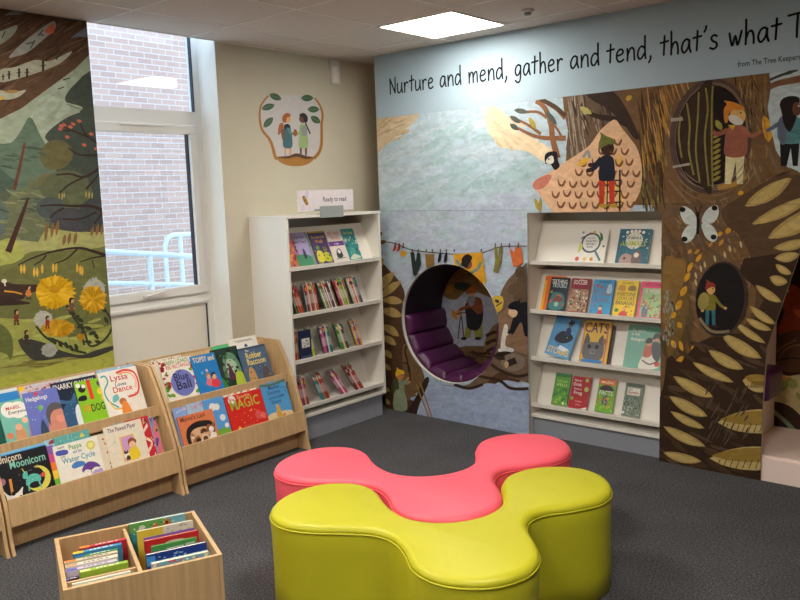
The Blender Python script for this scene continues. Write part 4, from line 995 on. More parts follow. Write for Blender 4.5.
# ================================================================== LOW WOODEN BOOK RACKS
ULEAN = Vector((-.14, 0, .35)).normalized(); LLEAN = Vector((-.105, 0, .31)).normalized()
def kinder(label, y0, y1):
    t = thing('book_rack', label, 'book rack', (.28, (y0+y1)/2, 0), 'low wooden book racks along the window wall')
    prof = [(.03, 0), (.548, 0), (.53, .06), (.512, .2), (.492, .28), (.45, .39), (.385, .54), (.32, .665), (.272, .742), (.255, .75), (.03, .75)]
    for a in (y0, y1-.018):
        bm = bmesh.new(); prism(bm, [(x, z) for x, z in prof], 1, a, a+.018, .0015); obj('side_panel', bm, MT['wood'], t)
    i0, i1 = y0+.0182, y1-.0182
    box('back_panel', (.032, i0, .05), (.046, i1, .745), MT['wood'], t)
    def slab(name, p0, p1, th, m=MT['wood']):
        bm = bmesh.new(); a = Vector((p0[0], 0, p0[1])); b = Vector((p1[0], 0, p1[1])); d = (b-a).normalized(); nn = Vector((-d.z, 0, d.x))*th
        prism(bm, [(a.x, a.z), (b.x, b.z), (b.x+nn.x, b.z+nn.z), (a.x+nn.x, a.z+nn.z)], 1, i0, i1, .001); return obj(name, bm, m, t)
    slab('upper_display_board', (.235, .47), (.115, .745), .012)
    box('upper_tray', (.237, i0, .462), (.345, i1, .474), MT['wood'], t)
    slab('upper_lip', (.363, .462), (.361, .525), .015)
    slab('lower_display_board', (.40, .175), (.325, .46), .012)
    box('lower_tray', (.402, i0, .165), (.50, i1, .177), MT['wood'], t)
    slab('front_board', (.522, .14), (.508, .278), .016)
    box('kick_board', (.415, i0, .002), (.43, i1, .164), MT['wood'], t)
    return t
kinder('low light-oak book rack nearest the camera, holding the black moon book', -3.165, -2.145)
kinder('low light-oak book rack standing between the nearer rack and the white bookcase', -2.135, -1.115)
kinder('edge of a third low light-oak book rack at the left border of the photo', -4.195, -3.175)

UN = Vector((0, 1, 0)).cross(ULEAN).normalized(); LN = Vector((0, 1, 0)).cross(LLEAN).normalized()
def rack_book(tier, label, ya, yb, top, back, t, base, ops, spine=None):
    """ya..yb along the rack; top: height reached along the leaning plane; back: how far behind the front plane."""
    P, D, N, s0 = (Vector((.33, 0, .43)), ULEAN, UN, .0485+.4*(back+t)) if tier == 'u' else (Vector((.485, 0, .17)), LLEAN, LN, .0085+.34*(back+t))
    o = P+D*s0-N*back; o.y = ya
    return book(label, frame(o, (0, 1, 0), D), yb-ya, top-s0, t, ops, base, spine, group='picture books on the low wooden racks', vm=(.17, .83))
RB = rack_book
TL = (96, 178, 168)
# --- near rack, upper tier (back row first)
RB('u', 'wide bright blue picture book at the far left, back row of the near rack', -3.12, -2.90, .372, .030, .006, (36, 128, 196), [('r', 0, .93, 1, 1, (210, 220, 224))])
RB('u', 'yellow-cornered book with a busy red pattern, back row of the near rack', -2.895, -2.66, .37, .030, .006, (198, 190, 196), [('r', 0, .9, .14, 1, (240, 190, 50)), ('dots', (.16, .5, 1, .97), 60, .07, [(190, 70, 60), (120, 90, 130), (220, 160, 150)])])
RB('u', 'white-topped book just showing above the navy shark book', -2.655, -2.45, .368, .030, .006, (218, 216, 208), [('dots', (.02, .9, 1, .97), 16, .05, [(190, 190, 190)])])
RB('u', 'pale blue book just showing above the white dance book', -2.44, -2.20, .372, .024, .006, (150, 184, 208), [('dots', (.02, .9, 1, .98), 12, .05, [(200, 214, 224)])])
RB('u', 'dark green book with a red flower, half cut off at the left border', -3.14, -3.018, .344, .018, .006, (24, 92, 76), [('e', .5, .35, .2, (196, 60, 44)), ('e', .6, .3, .1, (232, 120, 60)), ('dots', (0, 0, 1, .9), 22, .12, [(40, 130, 96), (18, 70, 60)])])
RB('u', 'teal picture book with a white cloud title reading Everyone', -3.03, -2.85, .305, .010, .006, (116, 188, 172), [
    ('e', .3, .76, .24, WH), ('e', .55, .72, .26, WH), ('e', .8, .7, .2, WH), ('t', 'MABEL', .42, .76, .07, (190, 60, 60)), ('t', 'Everyone', .52, .64, .07, (60, 60, 80)), ('b', [(.3, .0), (.6, .0), (.58, .22), (.34, .24)], (206, 150, 110)), ('e', .44, .28, .1, (232, 180, 150)), ('e', .66, .42, .09, (240, 190, 160)),
    ('b', [(.72, 0), (.98, 0), (.96, .3), (.8, .36), (.72, .2)], (166, 120, 170)), ('e', .88, .42, .09, (120, 80, 66)), ('e', .14, .1, .1, (220, 130, 100))])
RB('u', 'violet-blue picture book titled Hedgehogs with a man in a grey cap', -2.892, -2.702, .325, .004, .006, (104, 116, 192), [
    ('t', 'Hedgehogs', .36, .78, .085, WH, .62), ('t', 'The', .5, .93, .04, (220, 100, 100)), ('e', .36, .93, .06, (216, 70, 80)), ('e', .4, .58, .08, (110, 180, 80)), ('b', [(.2, 0), (.36, .3), (.48, 0)], (50, 70, 96)), ('b', [(.5, 0), (1, 0), (1, .4), (.8, .52), (.6, .42), (.52, .2)], (206, 140, 118)), ('e', .88, .22, .12, (224, 150, 130)), ('b', [(.5, .3), (.56, .52), (.76, .64), (.98, .58), (.98, .46), (.74, .44), (.6, .3), (.56, .1)], (88, 86, 90)), ('dots', (.02, .3, .5, .9), 16, .03, [(190, 196, 232)])])
RB('u', 'dark navy shark book with white title, beside the lime insect book', -2.725, -2.455, .35, .0142, .006, (26, 38, 62), [
    ('t', 'SNARKY SHARKY', .48, .82, .1, WH, .9), ('b', [(0, .12), (.2, .45), (.4, .5), (.62, .3), (.6, 0), (.1, 0)], (48, 88, 128)), ('b', [(.04, .62), (.3, .52), (.44, .68), (.42, .46), (.1, .5)], (60, 104, 142)), ('b', [(.36, 0), (.36, .24), (.45, .4), (.5, .2), (.48, 0)], (222, 228, 232)), ('dots', (.02, .2, 1, .78), 26, .02, [(140, 176, 206)])])
RB('u', 'lime green counting book with a red number one and black insects', -2.598, -2.43, .328, .0078, .006, (140, 196, 40), [
    ('t', '1', .5, .5, .4, (224, 60, 50), .14), ('t', '10', .24, .2, .14, (236, 120, 40)), ('t', 'DOGS', .68, .18, .15, BLK, .6), ('e', .22, .8, .13, BLK), ('e', .12, .9, .08, WH), ('e', .3, .86, .07, WH), ('e', .85, .65, .12, (240, 214, 60)), ('e', .9, .48, .1, (236, 200, 40)), ('b', [(0, .52), (.28, .5), (.3, .62), (.08, .62)], BLK), ('e', .88, .86, .1, (90, 80, 70))])
RB('u', 'cream dance picture book with a swirling rainbow dragon border', -2.45, -2.2, .352, .001, .006, (236, 230, 220), [
    ('l', [(.3, .1), (.1, .3), (.06, .55), (.2, .75), (.16, .9), (.05, .88)], .035, (70, 170, 160)), ('l', [(.46, .92), (.7, .95), (.92, .84), (.95, .55), (.85, .34), (.6, .3)], .045, (222, 76, 60)), ('l', [(.5, .88), (.75, .88), (.9, .7), (.86, .48)], .025, (240, 160, 60)), ('l', [(.1, .3), (.2, .1), (.4, .06)], .03, (240, 190, 60)),
    ('t', 'Lyssa', .5, .74, .12, (196, 50, 60)), ('t', 'Loves', .5, .6, .07, (60, 70, 110)), ('t', 'Dance', .52, .46, .11, (206, 60, 50)), ('e', .44, .22, .09, (184, 110, 70)), ('b', [(.36, 0), (.6, 0), (.54, .18), (.4, .18)], (232, 140, 60)), ('b', [(.2, .24), (.36, .3), (.34, .42), (.22, .38)], (110, 190, 190)), ('dots', (.08, .05, .92, .95), 30, .025, [(230, 110, 90), (100, 180, 170)])])
# --- near rack, lower tier
RB('l', 'bright blue book standing behind the black moon book', -3.10, -2.872, .350, .016, .006, (40, 132, 204), [('r', 0, .9, 1, 1, (120, 190, 224))])
RB('l', 'black picture book with a yellow crescent moon and turquoise horned pony', -3.135, -2.87, .318, .004, .006, (28, 28, 34), [
    ('t', 'Unicorn', .25, .86, .12, (240, 226, 200), .46), ('t', 'Moonicorn', .58, .71, .13, (140, 208, 190), .7), ('e', .7, .38, .25, (222, 214, 90)), ('e', .63, .42, .21, (28, 28, 34)), ('b', [(.45, .3), (.5, .46), (.62, .5), (.74, .44), (.74, .32), (.6, .34)], (92, 190, 176)), ('l', [(.5, .32), (.48, .18)], .03, (92, 190, 176)), ('l', [(.7, .34), (.72, .18)], .03, (92, 190, 176)), ('b', [(.42, .46), (.5, .44), (.52, .58), (.44, .56)], (92, 190, 176)), ('l', [(.47, .57), (.44, .66)], .015, (240, 220, 120)), ('b', [(.74, .42), (.84, .38), (.84, .48)], (206, 90, 80)),
    ('b', [(.02, 0), (.04, .16), (.0, .34), (.1, .2), (.26, .22), (.38, .3), (.34, .14), (.4, 0)], WH), ('l', [(.16, .2), (.18, .52)], .05, (222, 150, 70)), ('e', .18, .22, .04, BLK), ('e', .3, .12, .03, BLK), ('e', .02, .5, .07, (170, 120, 150)), ('dots', (.3, .1, 1, .66), 30, .02, [(220, 220, 200)])])
RB('l', 'pale blue book with a bold rainbow-striped left edge', -2.871, -2.64, .355, .014, .007, (160, 204, 222), [('r', 0, .68, .18, .84, (140, 100, 180)), ('r', 0, .52, .18, .68, (220, 80, 150)), ('r', 0, .36, .18, .52, (240, 130, 50)), ('r', 0, .2, .18, .36, (246, 210, 60)), ('r', 0, 0, .18, .2, (110, 190, 60)), ('b', [(.1, .86), (.3, .88), (.3, .94), (.14, .93)], (150, 60, 66)), ('b', [(.5, .88), (.66, .86), (.7, .96), (.56, .97)], WH)])
RB('l', 'teal book peeping out behind the white water cycle book', -2.82, -2.62, .345, .0095, .0043, (98, 172, 168), [('p', [(.7, .88), (.86, .88), (.8, .97)], (240, 214, 60)), ('dots', (0, .84, .7, .97), 16, .05, [(150, 200, 190), (70, 150, 140)])])
RB('l', 'cream book with red flower sprigs between the water cycle and girl-and-cat books', -2.618, -2.44, .30, .0095, .0048, (226, 214, 190), [('dots', (.3, .1, .8, .9), 20, .09, [(200, 70, 60), (120, 130, 80), (210, 150, 90)]), ('l', [(.4, .1), (.55, .5), (.5, .9)], .02, (110, 96, 60))])
RB('l', 'white picture book about the water cycle with a purple umbrella and a cloud', -2.84, -2.585, .298, .0045, .0045, (236, 234, 222), [
    ('t', 'Peppa', .48, .84, .09, (90, 150, 60), .28), ('t', 'and the', .5, .74, .05, (90, 80, 160), .2), ('t', 'Water Cycle', .5, .56, .1, (50, 150, 170), .74), ('e', .82, .82, .1, (214, 210, 90)), ('e', .82, .82, .06, (236, 232, 150)), ('b', [(.06, .78), (.28, .76), (.28, .86), (.06, .88)], (80, 90, 180)), ('t', 'Learn', .17, .92, .04, (70, 60, 120)), ('t', 'with', .17, .7, .04, (90, 150, 60)),
    ('b', [(.3, .46), (.36, .52), (.46, .54), (.58, .5), (.6, .42), (.44, .4), (.34, .4)], (72, 130, 200)), ('b', [(.5, .26), (.54, .38), (.68, .46), (.84, .4), (.92, .28), (.8, .3), (.7, .26), (.6, .3)], (106, 66, 150)), ('l', [(.7, .28), (.69, .08)], .012, (90, 70, 60)), ('e', .8, .14, .09, (176, 160, 210)), ('e', .9, .18, .06, (176, 160, 210)), ('dots', (.48, .1, .64, .38), 14, .02, [(80, 130, 200)])])
RB('l', 'navy-topped blue book in the back row behind the girl-and-cat book', -2.49, -2.235, .358, .017, .006, (126, 172, 206), [('l', [(0, .93), (1, .97)], .03, (40, 60, 120))])
RB('l', 'red book with white swirls beside the girl-and-cat book', -2.40, -2.247, .335, .0095, .006, (200, 44, 50), [('l', [(.6, .2), (.9, .4), (.6, .6), (.9, .8)], .06, (236, 214, 200)), ('e', .8, .88, .1, (40, 40, 60)), ('dots', (.4, .05, 1, .95), 22, .07, [(240, 150, 60), (240, 220, 210)])])
RB('l', 'pink and teal patterned book at the right end of the near rack', -2.36, -2.197, .343, .0235, .005, (86, 168, 196), [('b', [(.6, .0), (1, .0), (1, .9), (.8, .6), (.7, .3)], (226, 120, 150)), ('dots', (.4, .05, 1, .95), 30, .12, [(130, 80, 160), (230, 150, 80), (60, 60, 110)])])
RB('l', 'cream picture book titled The Pawed Piper, girl holding a cat', -2.54, -2.30, .328, .003, .006, (232, 222, 202), [
    ('t', 'The Pawed Piper', .46, .86, .075, (96, 50, 110), .74), ('r', .33, .16, .72, .72, (240, 196, 80)), ('r', .37, .18, .68, .7, (206, 160, 206)), ('b', [(.46, .2), (.76, .2), (.72, .42), (.54, .42)], (236, 206, 50)), ('e', .62, .5, .085, (236, 190, 160)), ('b', [(.52, .46), (.54, .6), (.64, .64), (.74, .58), (.73, .5), (.66, .57), (.56, .54)], (150, 76, 44)), ('e', .42, .3, .07, WH), ('b', [(.37, .34), (.39, .42), (.43, .37), (.47, .41), (.47, .34)], (50, 46, 50)), ('b', [(.4, .2), (.5, .2), (.48, .28), (.42, .28)], (60, 56, 60)), ('dots', (.04, .05, .3, .7), 20, .03, [(170, 190, 150), (220, 170, 140)])])
# --- second rack, upper tier
RB('u', 'pale patterned book peeping above the blue ball book', -2.09, -1.86, .366, .02, .006, (222, 214, 196), [('dots', (0, .85, 1, .98), 30, .05, [(200, 60, 60), (80, 150, 70), (150, 130, 120)])])
RB('u', 'cream book with green, red and big blue ball lettering', -2.04, -1.80, .345, .008, .006, (236, 230, 214), [
    ('dots', (0, 0, .16, 1), 26, .12, [(200, 46, 46), (110, 160, 50), (170, 30, 40)]), ('dots', (.86, 0, 1, .8), 14, .12, [(200, 46, 46), (110, 160, 50)]), ('t', 'GREEN LIZARDS', .52, .88, .08, (100, 130, 60), .76), ('t', 'RED RECTANGLES', .56, .76, .08, (200, 40, 44), .78), ('e', .55, .34, .36, (116, 122, 196)), ('t', 'and', .52, .64, .05, (50, 50, 90)), ('t', 'Blue', .54, .42, .16, BLK, .44), ('t', 'Ball', .56, .18, .18, BLK, .44)])
RB('u', 'bright blue book titled Topsy and Tim with two children', -1.815, -1.625, .336, .0, .006, (34, 126, 198), [
    ('t', 'TOPSY and', .5, .8, .12, (250, 224, 150), .86)]+person(.5, .12, 1.2, (190, 120, 60), (224, 120, 130))+person(.72, .05, 1.4, (40, 30, 36), (220, 60, 70))+[('e', .3, .5, .05, (120, 180, 220)), ('e', .5, .54, .05, (240, 190, 160))])
RB('u', 'dark green forest book with a hooded figure in purple', -1.645, -1.43, .352, .0095, .006, (28, 56, 44), [
    ('b', [(.3, .2), (.9, .2), (.86, .7), (.6, .86), (.36, .7)], (96, 140, 110)), ('b', [(.4, .3), (.8, .3), (.76, .6), (.5, .66)], (166, 190, 160)), ('dots', (0, .0, 1, 1), 60, .1, [(22, 44, 34), (60, 110, 60), (18, 34, 30)]), ('b', [(.42, .12), (.66, .1), (.6, .36), (.56, .5), (.48, .44), (.44, .3)], (84, 40, 66)), ('e', .5, .52, .05, (84, 40, 66)), ('l', [(.46, .42), (.3, .34), (.2, .44)], .03, (84, 40, 66)), ('b', [(.62, .0), (.95, .0), (.96, .2), (.8, .3), (.66, .2)], (176, 196, 60)), ('b', [(0, 0), (.3, 0), (.2, .16), (0, .2)], (60, 130, 60))])
RB('u', 'slate blue book titled Robber Raccoon in yellow letters', -1.438, -1.2, .322, .0, .006, (72, 98, 128), [
    ('t', 'The', .3, .86, .05, WH), ('t', 'Robber', .5, .64, .15, (240, 216, 110), .56), ('t', 'Raccoon', .54, .44, .15, (240, 216, 110), .66), ('b', [(.1, 0), (.4, 0), (.36, .3), (.2, .34)], (196, 150, 90)), ('b', [(.6, 0), (.9, 0), (.86, .26), (.7, .3)], (90, 76, 70)), ('dots', (0, 0, 1, .4), 20, .08, [(50, 70, 100), (150, 130, 90)]), ('r', 0, .93, 1, 1, (50, 70, 98))])
RB('u', 'white leaflet with printed text above the raccoon book', -1.475, -1.235, .40, .0215, .003, (232, 228, 216), [('l', [(.2, .93), (.8, .93)], .012, (120, 120, 120)), ('l', [(.3, .9), (.86, .9)], .012, (120, 120, 120)), ('b', [(.5, .76), (.56, .84), (.62, .76)], (60, 80, 140))])
RB('u', 'bright green card edge sticking up behind the forest book', -1.62, -1.48, .376, .0215, .003, (60, 170, 110), [('r', .0, .9, 1, 1, (84, 186, 128))])
# --- second rack, lower tier
RB('l', 'lilac blue book with clouds behind the orange cat book', -2.075, -1.86, .342, .0165, .006, (140, 170, 224), [('b', [(.3, .9), (.4, .95), (.52, .93), (.5, .88)], (220, 180, 190)), ('l', [(.1, .86), (.3, .9), (.6, .86)], .02, (200, 210, 236))])
RB('l', 'pale blue book with pink writing behind the orange cat book', -1.98, -1.79, .338, .0098, .006, (168, 196, 220), [('dots', (.1, .86, .9, .96), 26, .06, [(220, 150, 170)]), ('r', .9, 0, 1, 1, (150, 200, 200))])
RB('l', 'orange picture book with a black, brown and white cat curled in a ring', -2.068, -1.808, .275, .0, .006, (222, 128, 84), [
    ('t', "Mama's Last", .42, .84, .1, (90, 40, 40), .7), ('b', [(.12, .3), (.18, .6), (.4, .74), (.66, .74), (.9, .64), (.92, .3), (.8, .05), (.25, .04)], (38, 32, 34)), ('b', [(.22, .34), (.3, .52), (.5, .58), (.78, .52), (.84, .3), (.7, .06), (.3, .08)], (214, 176, 140)), ('dots', (.24, .08, .84, .5), 16, .14, [(150, 90, 56), (60, 44, 40), (236, 226, 210), (176, 116, 76)]), ('b', [(.7, .4), (.94, .44), (.96, .62), (.86, .56), (.78, .6), (.72, .54)], (150, 90, 60)), ('e', .84, .44, .07, WH), ('b', [(.2, .08), (.32, .3), (.46, .36), (.5, .14), (.4, .04)], (170, 110, 70)), ('b', [(.48, .1), (.56, .34), (.72, .3), (.76, .1)], (226, 200, 170)), ('e', .42, .22, .07, (60, 44, 40)), ('e', .62, .22, .07, (110, 70, 50)), ('b', [(.74, .1), (.8, .34), (.94, .3), (.9, .1)], (240, 234, 224))])
RB('l', 'sky blue book with white clouds and a green hill', -1.86, -1.702, .336, .0064, .003, (92, 160, 222), [('e', .4, .8, .16, WH), ('e', .6, .78, .14, WH), ('e', .75, .5, .14, (226, 236, 244)), ('b', [(0, 0), (1, 0), (1, .14), (.7, .26), (.3, .22), (0, .12)], (120, 176, 60)), ('e', .85, .3, .1, (240, 240, 244))])
RB('l', 'white book with orange and grey stripes behind the red magic book', -1.69, -1.42, .352, .0165, .006, (230, 224, 212), [('p', [(.3, .9), (.4, .9), (.44, 1), (.36, 1)], (226, 140, 60)), ('p', [(.5, .9), (.56, .9), (.62, 1), (.56, 1)], (120, 110, 100)), ('p', [(.7, .9), (.8, .9), (.82, 1), (.74, 1)], (226, 140, 60)), ('p', [(.1, .9), (.2, .9), (.22, 1), (.14, 1)], (200, 190, 170))])
RB('l', 'thick bright red book titled Sparkle Magic in green letters', -1.70, -1.40, .322, .0, .014, (214, 44, 36), [
    ('e', .18, .88, .1, WH), ('t', 'Bing', .18, .86, .06, (200, 40, 40), .15), ('t', 'Sparkle', .5, .88, .07, (240, 180, 120), .36), ('t', 'MAGIC', .5, .62, .2, (176, 186, 70), .78), ('b', [(.3, 0), (.36, .12), (.5, .18), (.64, .12), (.7, 0)], (190, 90, 60)), ('e', .78, .34, .1, (226, 90, 90)), ('e', .9, .3, .07, (236, 110, 110)), ('b', [(.12, .02), (.2, .2), (.28, .04)], (240, 190, 60)), ('dots', (.1, .05, .95, .55), 26, .03, [(250, 210, 90), (240, 150, 110)])], spine=(170, 24, 26))
RB('l', 'sky blue book with handwritten title and a small golden meerkat on sand', -1.395, -1.172, .342, .004, .006, (84, 158, 214), [
    ('b', [(0, 0), (1, 0), (1, .16), (.5, .24), (0, .2)], (226, 206, 160)), ('t', 'Meerkat', .5, .82, .08, (40, 70, 130), .44), ('t', 'Christmas', .46, .7, .07, (40, 70, 130), .5), ('t', 'and the Stolen', .5, .58, .06, (40, 70, 130), .56), ('t', 'Dreams', .46, .46, .07, (40, 70, 130), .36), ('b', [(.36, .08), (.54, .08), (.54, .3), (.48, .42), (.4, .36), (.36, .2)], (216, 166, 80)), ('e', .45, .4, .05, (226, 180, 100)), ('b', [(.54, .1), (.68, .12), (.64, .18)], (196, 140, 60)), ('l', [(0, .98), (.4, .93), (1, .98)], .05, (90, 120, 90)), ('dots', (.7, .6, 1, 1), 12, .06, [(70, 110, 90)])])

# ================================================================== WHITE BOOKCASES
def bookcase(label, face, a0, a1, fy, group='white display bookcases', back=.3, top=1.6, flush=False, zs=(.232, .567, .902, 1.243), dz=0):
    """face 'x': front looks towards +x, runs along y; face 'y': front looks towards -y, runs along x."""
    def P(a, d, z):        # a along the front, d depth from the front, z up
        return (fy-d, a, z) if face == 'x' else (a, fy+d, z)
    def bb(name, A, D, Z, m=MT['white'], bev=.0012, par=None):
        p, q = P(A[0], D[0], Z[0]), P(A[1], D[1], Z[1]); lo = [min(x, y) for x, y in zip(p, q)]; hi = [max(x, y) for x, y in zip(p, q)]
        bm = bmesh.new(); bx(bm, lo, hi, bev); return obj(name, bm, m, par or t)
    t = thing('bookcase', label, 'bookcase', P((a0+a1)/2, back/2, 0), group)
    bb('side_panel', (a0, a0+.018), (0, back), (0 if flush else .135+dz, top)); bb('side_panel', (a1-.018, a1), (0, back), (0 if flush else .135+dz, top))
    bb('back_panel', (a0+.0185, a1-.0185), (back-.008, back-.001), (.1, top-.02)); 
    if not flush: bb('top_board', (a0-.004, a1+.004), (-.004, back), (top+.0005, top+.02))
    else: bb('top_board', (a0+.0185, a1-.0185), (.0, back-.009), (top-.02, top-.001))
    i0, i1 = a0+.0186, a1-.0186
    bb('plinth', (i0, i1), (.03, .045), (.0, .134+dz), MT['plinth'])
    if not flush: bb('plinth_side', (a0+.002, a0+.017), (.03, back-.01), (0, .134+dz), MT['plinth'])
    bb('base_board', (i0, i1), (.003, back-.009), (.135+dz, .157+dz))
    for z in zs:
        s = bb('shelf', (i0, i1), (.004, back-.009), (z-.022, z-.004))
        bb('lip', (i0, i1), (.002, .012), (z-.0035, z+.006), par=s)
        d0, d1 = (.075, .185) if (flush or z > 1.2) else (.16, .25)
        bm = bmesh.new(); h = .27
        q = [P(0, d0, z-.003), P(0, d1, z+h), P(0, d1+.006, z+h), P(0, d0+.006, z-.003)]
        ax = 1 if face == 'x' else 0
        prism(bm, [tuple(v[k] for k in range(3) if k != ax) for v in q], ax, i0, i1)
        obj('display_panel', bm, MT['white'], t)
    return t
BX = .40; DY = -.088
bookcase('white bookcase against the cream wall, with the Ready to read sign on top', 'x', -1.105, -.148, BX, back=BX-.001, top=1.592, zs=(.262, .598, .924, 1.252), dz=.04)
bookcase('white bookcase recessed into the mural wall, with face-out books', 'y', 1.602, 2.602, TH+.001, flush=True)

def face_book(case, label, a, z, w, h, t, base, ops, d=.05, roll=0, lean=.42, **kw):
    if case == 'y': h *= .925; a -= .03
    up = Vector((0, lean*.963, 1)) if case == 'y' else Vector((-lean, 0, 1))
    up.normalize(); right = Vector((1, 0, 0)) if case == 'y' else Vector((0, 1, 0))
    outv = right.cross(up)
    if roll:
        r = Matrix.Rotation(math.radians(roll), 3, outv); right = r @ right; up = r @ up
    dz = (w*max(0, -right.z)+t*abs(outv.z))+.0005
    o = (a, TH+.001+d, z-.004+dz) if case == 'y' else (BX-d, a+DY, z-.004+dz)
    return book(label, frame(o, right, up), w, h, t, ops, base, group={'y': 'face-out books in the recessed bookcase', 'x': 'face-out early readers on the top shelf'}[case], **kw)
FB = face_book
FB('y', 'white square book with a big magnifying glass on the top shelf', 1.97, 1.243, .215, .245, .01, (232, 230, 222), [
    ('e', .46, .6, .33, (52, 78, 92)), ('e', .46, .6, .275, (228, 230, 226)), ('l', [(.64, .36), (.86, .06)], .07, (90, 130, 150)), ('t', 'THE LITTLE', .45, .72, .035, (60, 60, 60)), ('t', 'COLLECTOR', .45, .62, .06, (50, 60, 60), .34), ('t', 'NATURE', .45, .53, .06, (50, 60, 60), .28), ('t', 'BOOK', .45, .45, .05, (50, 60, 60)), ('b', [(.72, .62), (.84, .7), (.8, .86), (.7, .92), (.74, .78)], (70, 120, 70)),
    ('e', .14, .92, .04, (150, 140, 170)), ('l', [(.1, .72), (.2, .8)], .04, (70, 60, 70)), ('e', .08, .1, .07, (206, 90, 80)), ('e', .34, .1, .06, (226, 190, 110)), ('e', .56, .1, .06, (216, 140, 60)), ('b', [(.06, .3), (.16, .36), (.2, .5), (.1, .6)], (206, 210, 110)), ('e', .52, .93, .05, (226, 180, 60)), ('e', .9, .5, .04, (90, 140, 100)), ('e', .38, .9, .03, (180, 80, 60))], spine=(210, 208, 200))
FB('y', 'teal square animal book with two sleepy animals on the top shelf', 2.262, 1.243, .215, .25, .016, (34, 104, 128), [
    ('e', .5, .66, .27, (222, 226, 206)), ('t', 'ANIMALS', .48, .5, .15, (176, 186, 60), .8), ('t', 'AWAKE', .5, .7, .08, (60, 120, 130)), ('dots', (.04, .1, .96, .95), 40, .06, [(20, 76, 100), (60, 140, 150), (200, 206, 190)]), ('e', .25, .9, .05, WH), ('e', .38, .93, .05, WH), ('e', .5, .94, .05, WH), ('e', .62, .93, .05, WH), ('e', .75, .9, .05, WH),
    ('b', [(.14, 0), (.16, .2), (.3, .28), (.5, .22), (.52, 0)], (176, 150, 140)), ('b', [(.52, 0), (.52, .26), (.64, .38), (.78, .3), (.8, 0)], (110, 96, 96)), ('e', .64, .24, .08, (226, 220, 210)), ('e', .28, .14, .04, (80, 60, 60))], spine=(196, 180, 140))
K2 = .902
FB('y', 'yellow book edge sticking out at the left end of the second shelf', 1.695, K2, .16, .268, .006, (236, 176, 40), [('r', 0, .85, 1, 1, (226, 120, 40))], d=.062)
FB('y', 'orange book edge just behind the dark comic book on the second shelf', 1.72, K2, .15, .262, .006, (222, 112, 40), [], d=.0545)
FB('y', 'dark comic-style book with pale jagged title, first of the front five', 1.752, K2, .142, .258, .007, (34, 44, 52), [
    ('t', 'TEETHING', .48, .82, .12, WH, .84), ('t', 'TROUBLE', .52, .7, .12, (196, 214, 220), .8), ('r', 0, .94, 1, 1, (30, 30, 34)), ('b', [(.1, .1), (.2, .5), (.5, .56), (.84, .46), (.92, .12), (.5, .02)], (62, 116, 118)), ('e', .55, .4, .16, (196, 120, 80)), ('b', [(.3, .36), (.5, .46), (.78, .38), (.8, .3), (.4, .26)], (120, 66, 50)), ('e', .14, .56, .08, (110, 150, 60)), ('e', .16, .28, .07, (206, 80, 60)), ('e', .5, .2, .12, (150, 180, 160)), ('e', .85, .2, .06, (176, 90, 60))], d=.046, spine=(60, 60, 66))
FB('y', 'maroon soccer comic crowded with tan figures, second of the front five', 1.912, K2, .142, .256, .014, (150, 40, 58), [
    ('t', 'SOCCER', .48, .82, .13, WH, .72), ('t', 'SUPER', .5, .94, .03, (240, 220, 90)), ('r', .02, .02, .98, .68, (166, 140, 112)), ('dots', (.04, .05, .96, .64), 90, .09, [(90, 66, 50), (206, 176, 130), (60, 70, 80), (190, 90, 70), (226, 220, 206)])], d=.046, spine=(206, 130, 110))
FB('y', 'bright blue book with red birds and grey title, third of the front five', 2.078, K2, .15, .256, .013, (60, 152, 204), [
    ('t', 'NOBODY', .55, .9, .06, (30, 60, 110), .6), ('t', 'THE BIG', .5, .7, .12, (130, 110, 120), .7), ('t', 'STORM', .5, .52, .14, (140, 120, 130), .8), ('t', 'ISLAND', .5, .34, .12, (120, 104, 120), .66), ('e', .5, .16, .09, (236, 190, 150)), ('b', [(.4, 0), (.62, 0), (.58, .1), (.44, .1)], (200, 50, 50)), ('b', [(.42, .18), (.5, .26), (.6, .18), (.5, .21)], (60, 40, 36)), ('p', [(.1, .8), (.3, .78), (.22, .88)], (200, 60, 60)), ('p', [(.34, .76), (.46, .76), (.4, .84)], (200, 60, 60)), ('p', [(.08, .62), (.18, .62), (.12, .7)], (200, 60, 60)), ('b', [(.68, .62), (.9, .62), (.86, .86), (.72, .84)], (180, 206, 226)), ('dots', (.02, .05, .3, .5), 12, .06, [(200, 60, 60), (40, 100, 150)])], d=.046, spine=(60, 110, 150))
FB('y', 'bright yellow comic diary with black lettering, fourth of the front five', 2.246, K2, .148, .256, .014, (244, 210, 36), [
    ('t', 'Tom and his', .5, .9, .06, BLK, .5), ('b', [(.08, .72), (.4, .7), (.4, .84), (.14, .86)], (206, 150, 50)), ('b', [(.56, .72), (.92, .72), (.86, .86), (.6, .84)], (150, 120, 40)), ('t', 'EVERYONE', .5, .56, .1, BLK, .84), ('t', 'LOOKS LIKE', .5, .44, .1, BLK, .8), ('t', 'BANANAS', .5, .3, .12, BLK, .86), ('e', .5, .2, .08, (236, 170, 130)), ('b', [(.3, 0), (.68, 0), (.6, .12), (.4, .12)], (206, 60, 50)), ('e', .16, .14, .09, (60, 130, 60)), ('dots', (.02, .02, .98, .28), 14, .06, [(40, 40, 40), (200, 60, 50)])], d=.046, spine=(226, 90, 120))
FB('y', 'bright pink-edged comic with a garden scene, last of the front five', 2.412, K2, .152, .256, .012, (232, 60, 120), [
    ('r', .1, .02, .98, .82, (160, 190, 130)), ('t', 'WITCH FOR', .5, .88, .07, (120, 30, 60), .7), ('t', 'A WEEK', .54, .68, .12, (226, 220, 216), .64), ('b', [(.2, .04), (.44, .04), (.42, .3), (.24, .34)], (60, 110, 150)), ('e', .32, .38, .09, (226, 140, 100)), ('dots', (.12, .04, .96, .6), 50, .09, [(70, 130, 70), (206, 190, 150), (120, 150, 70), (180, 90, 70)])], d=.046)
K3 = .567
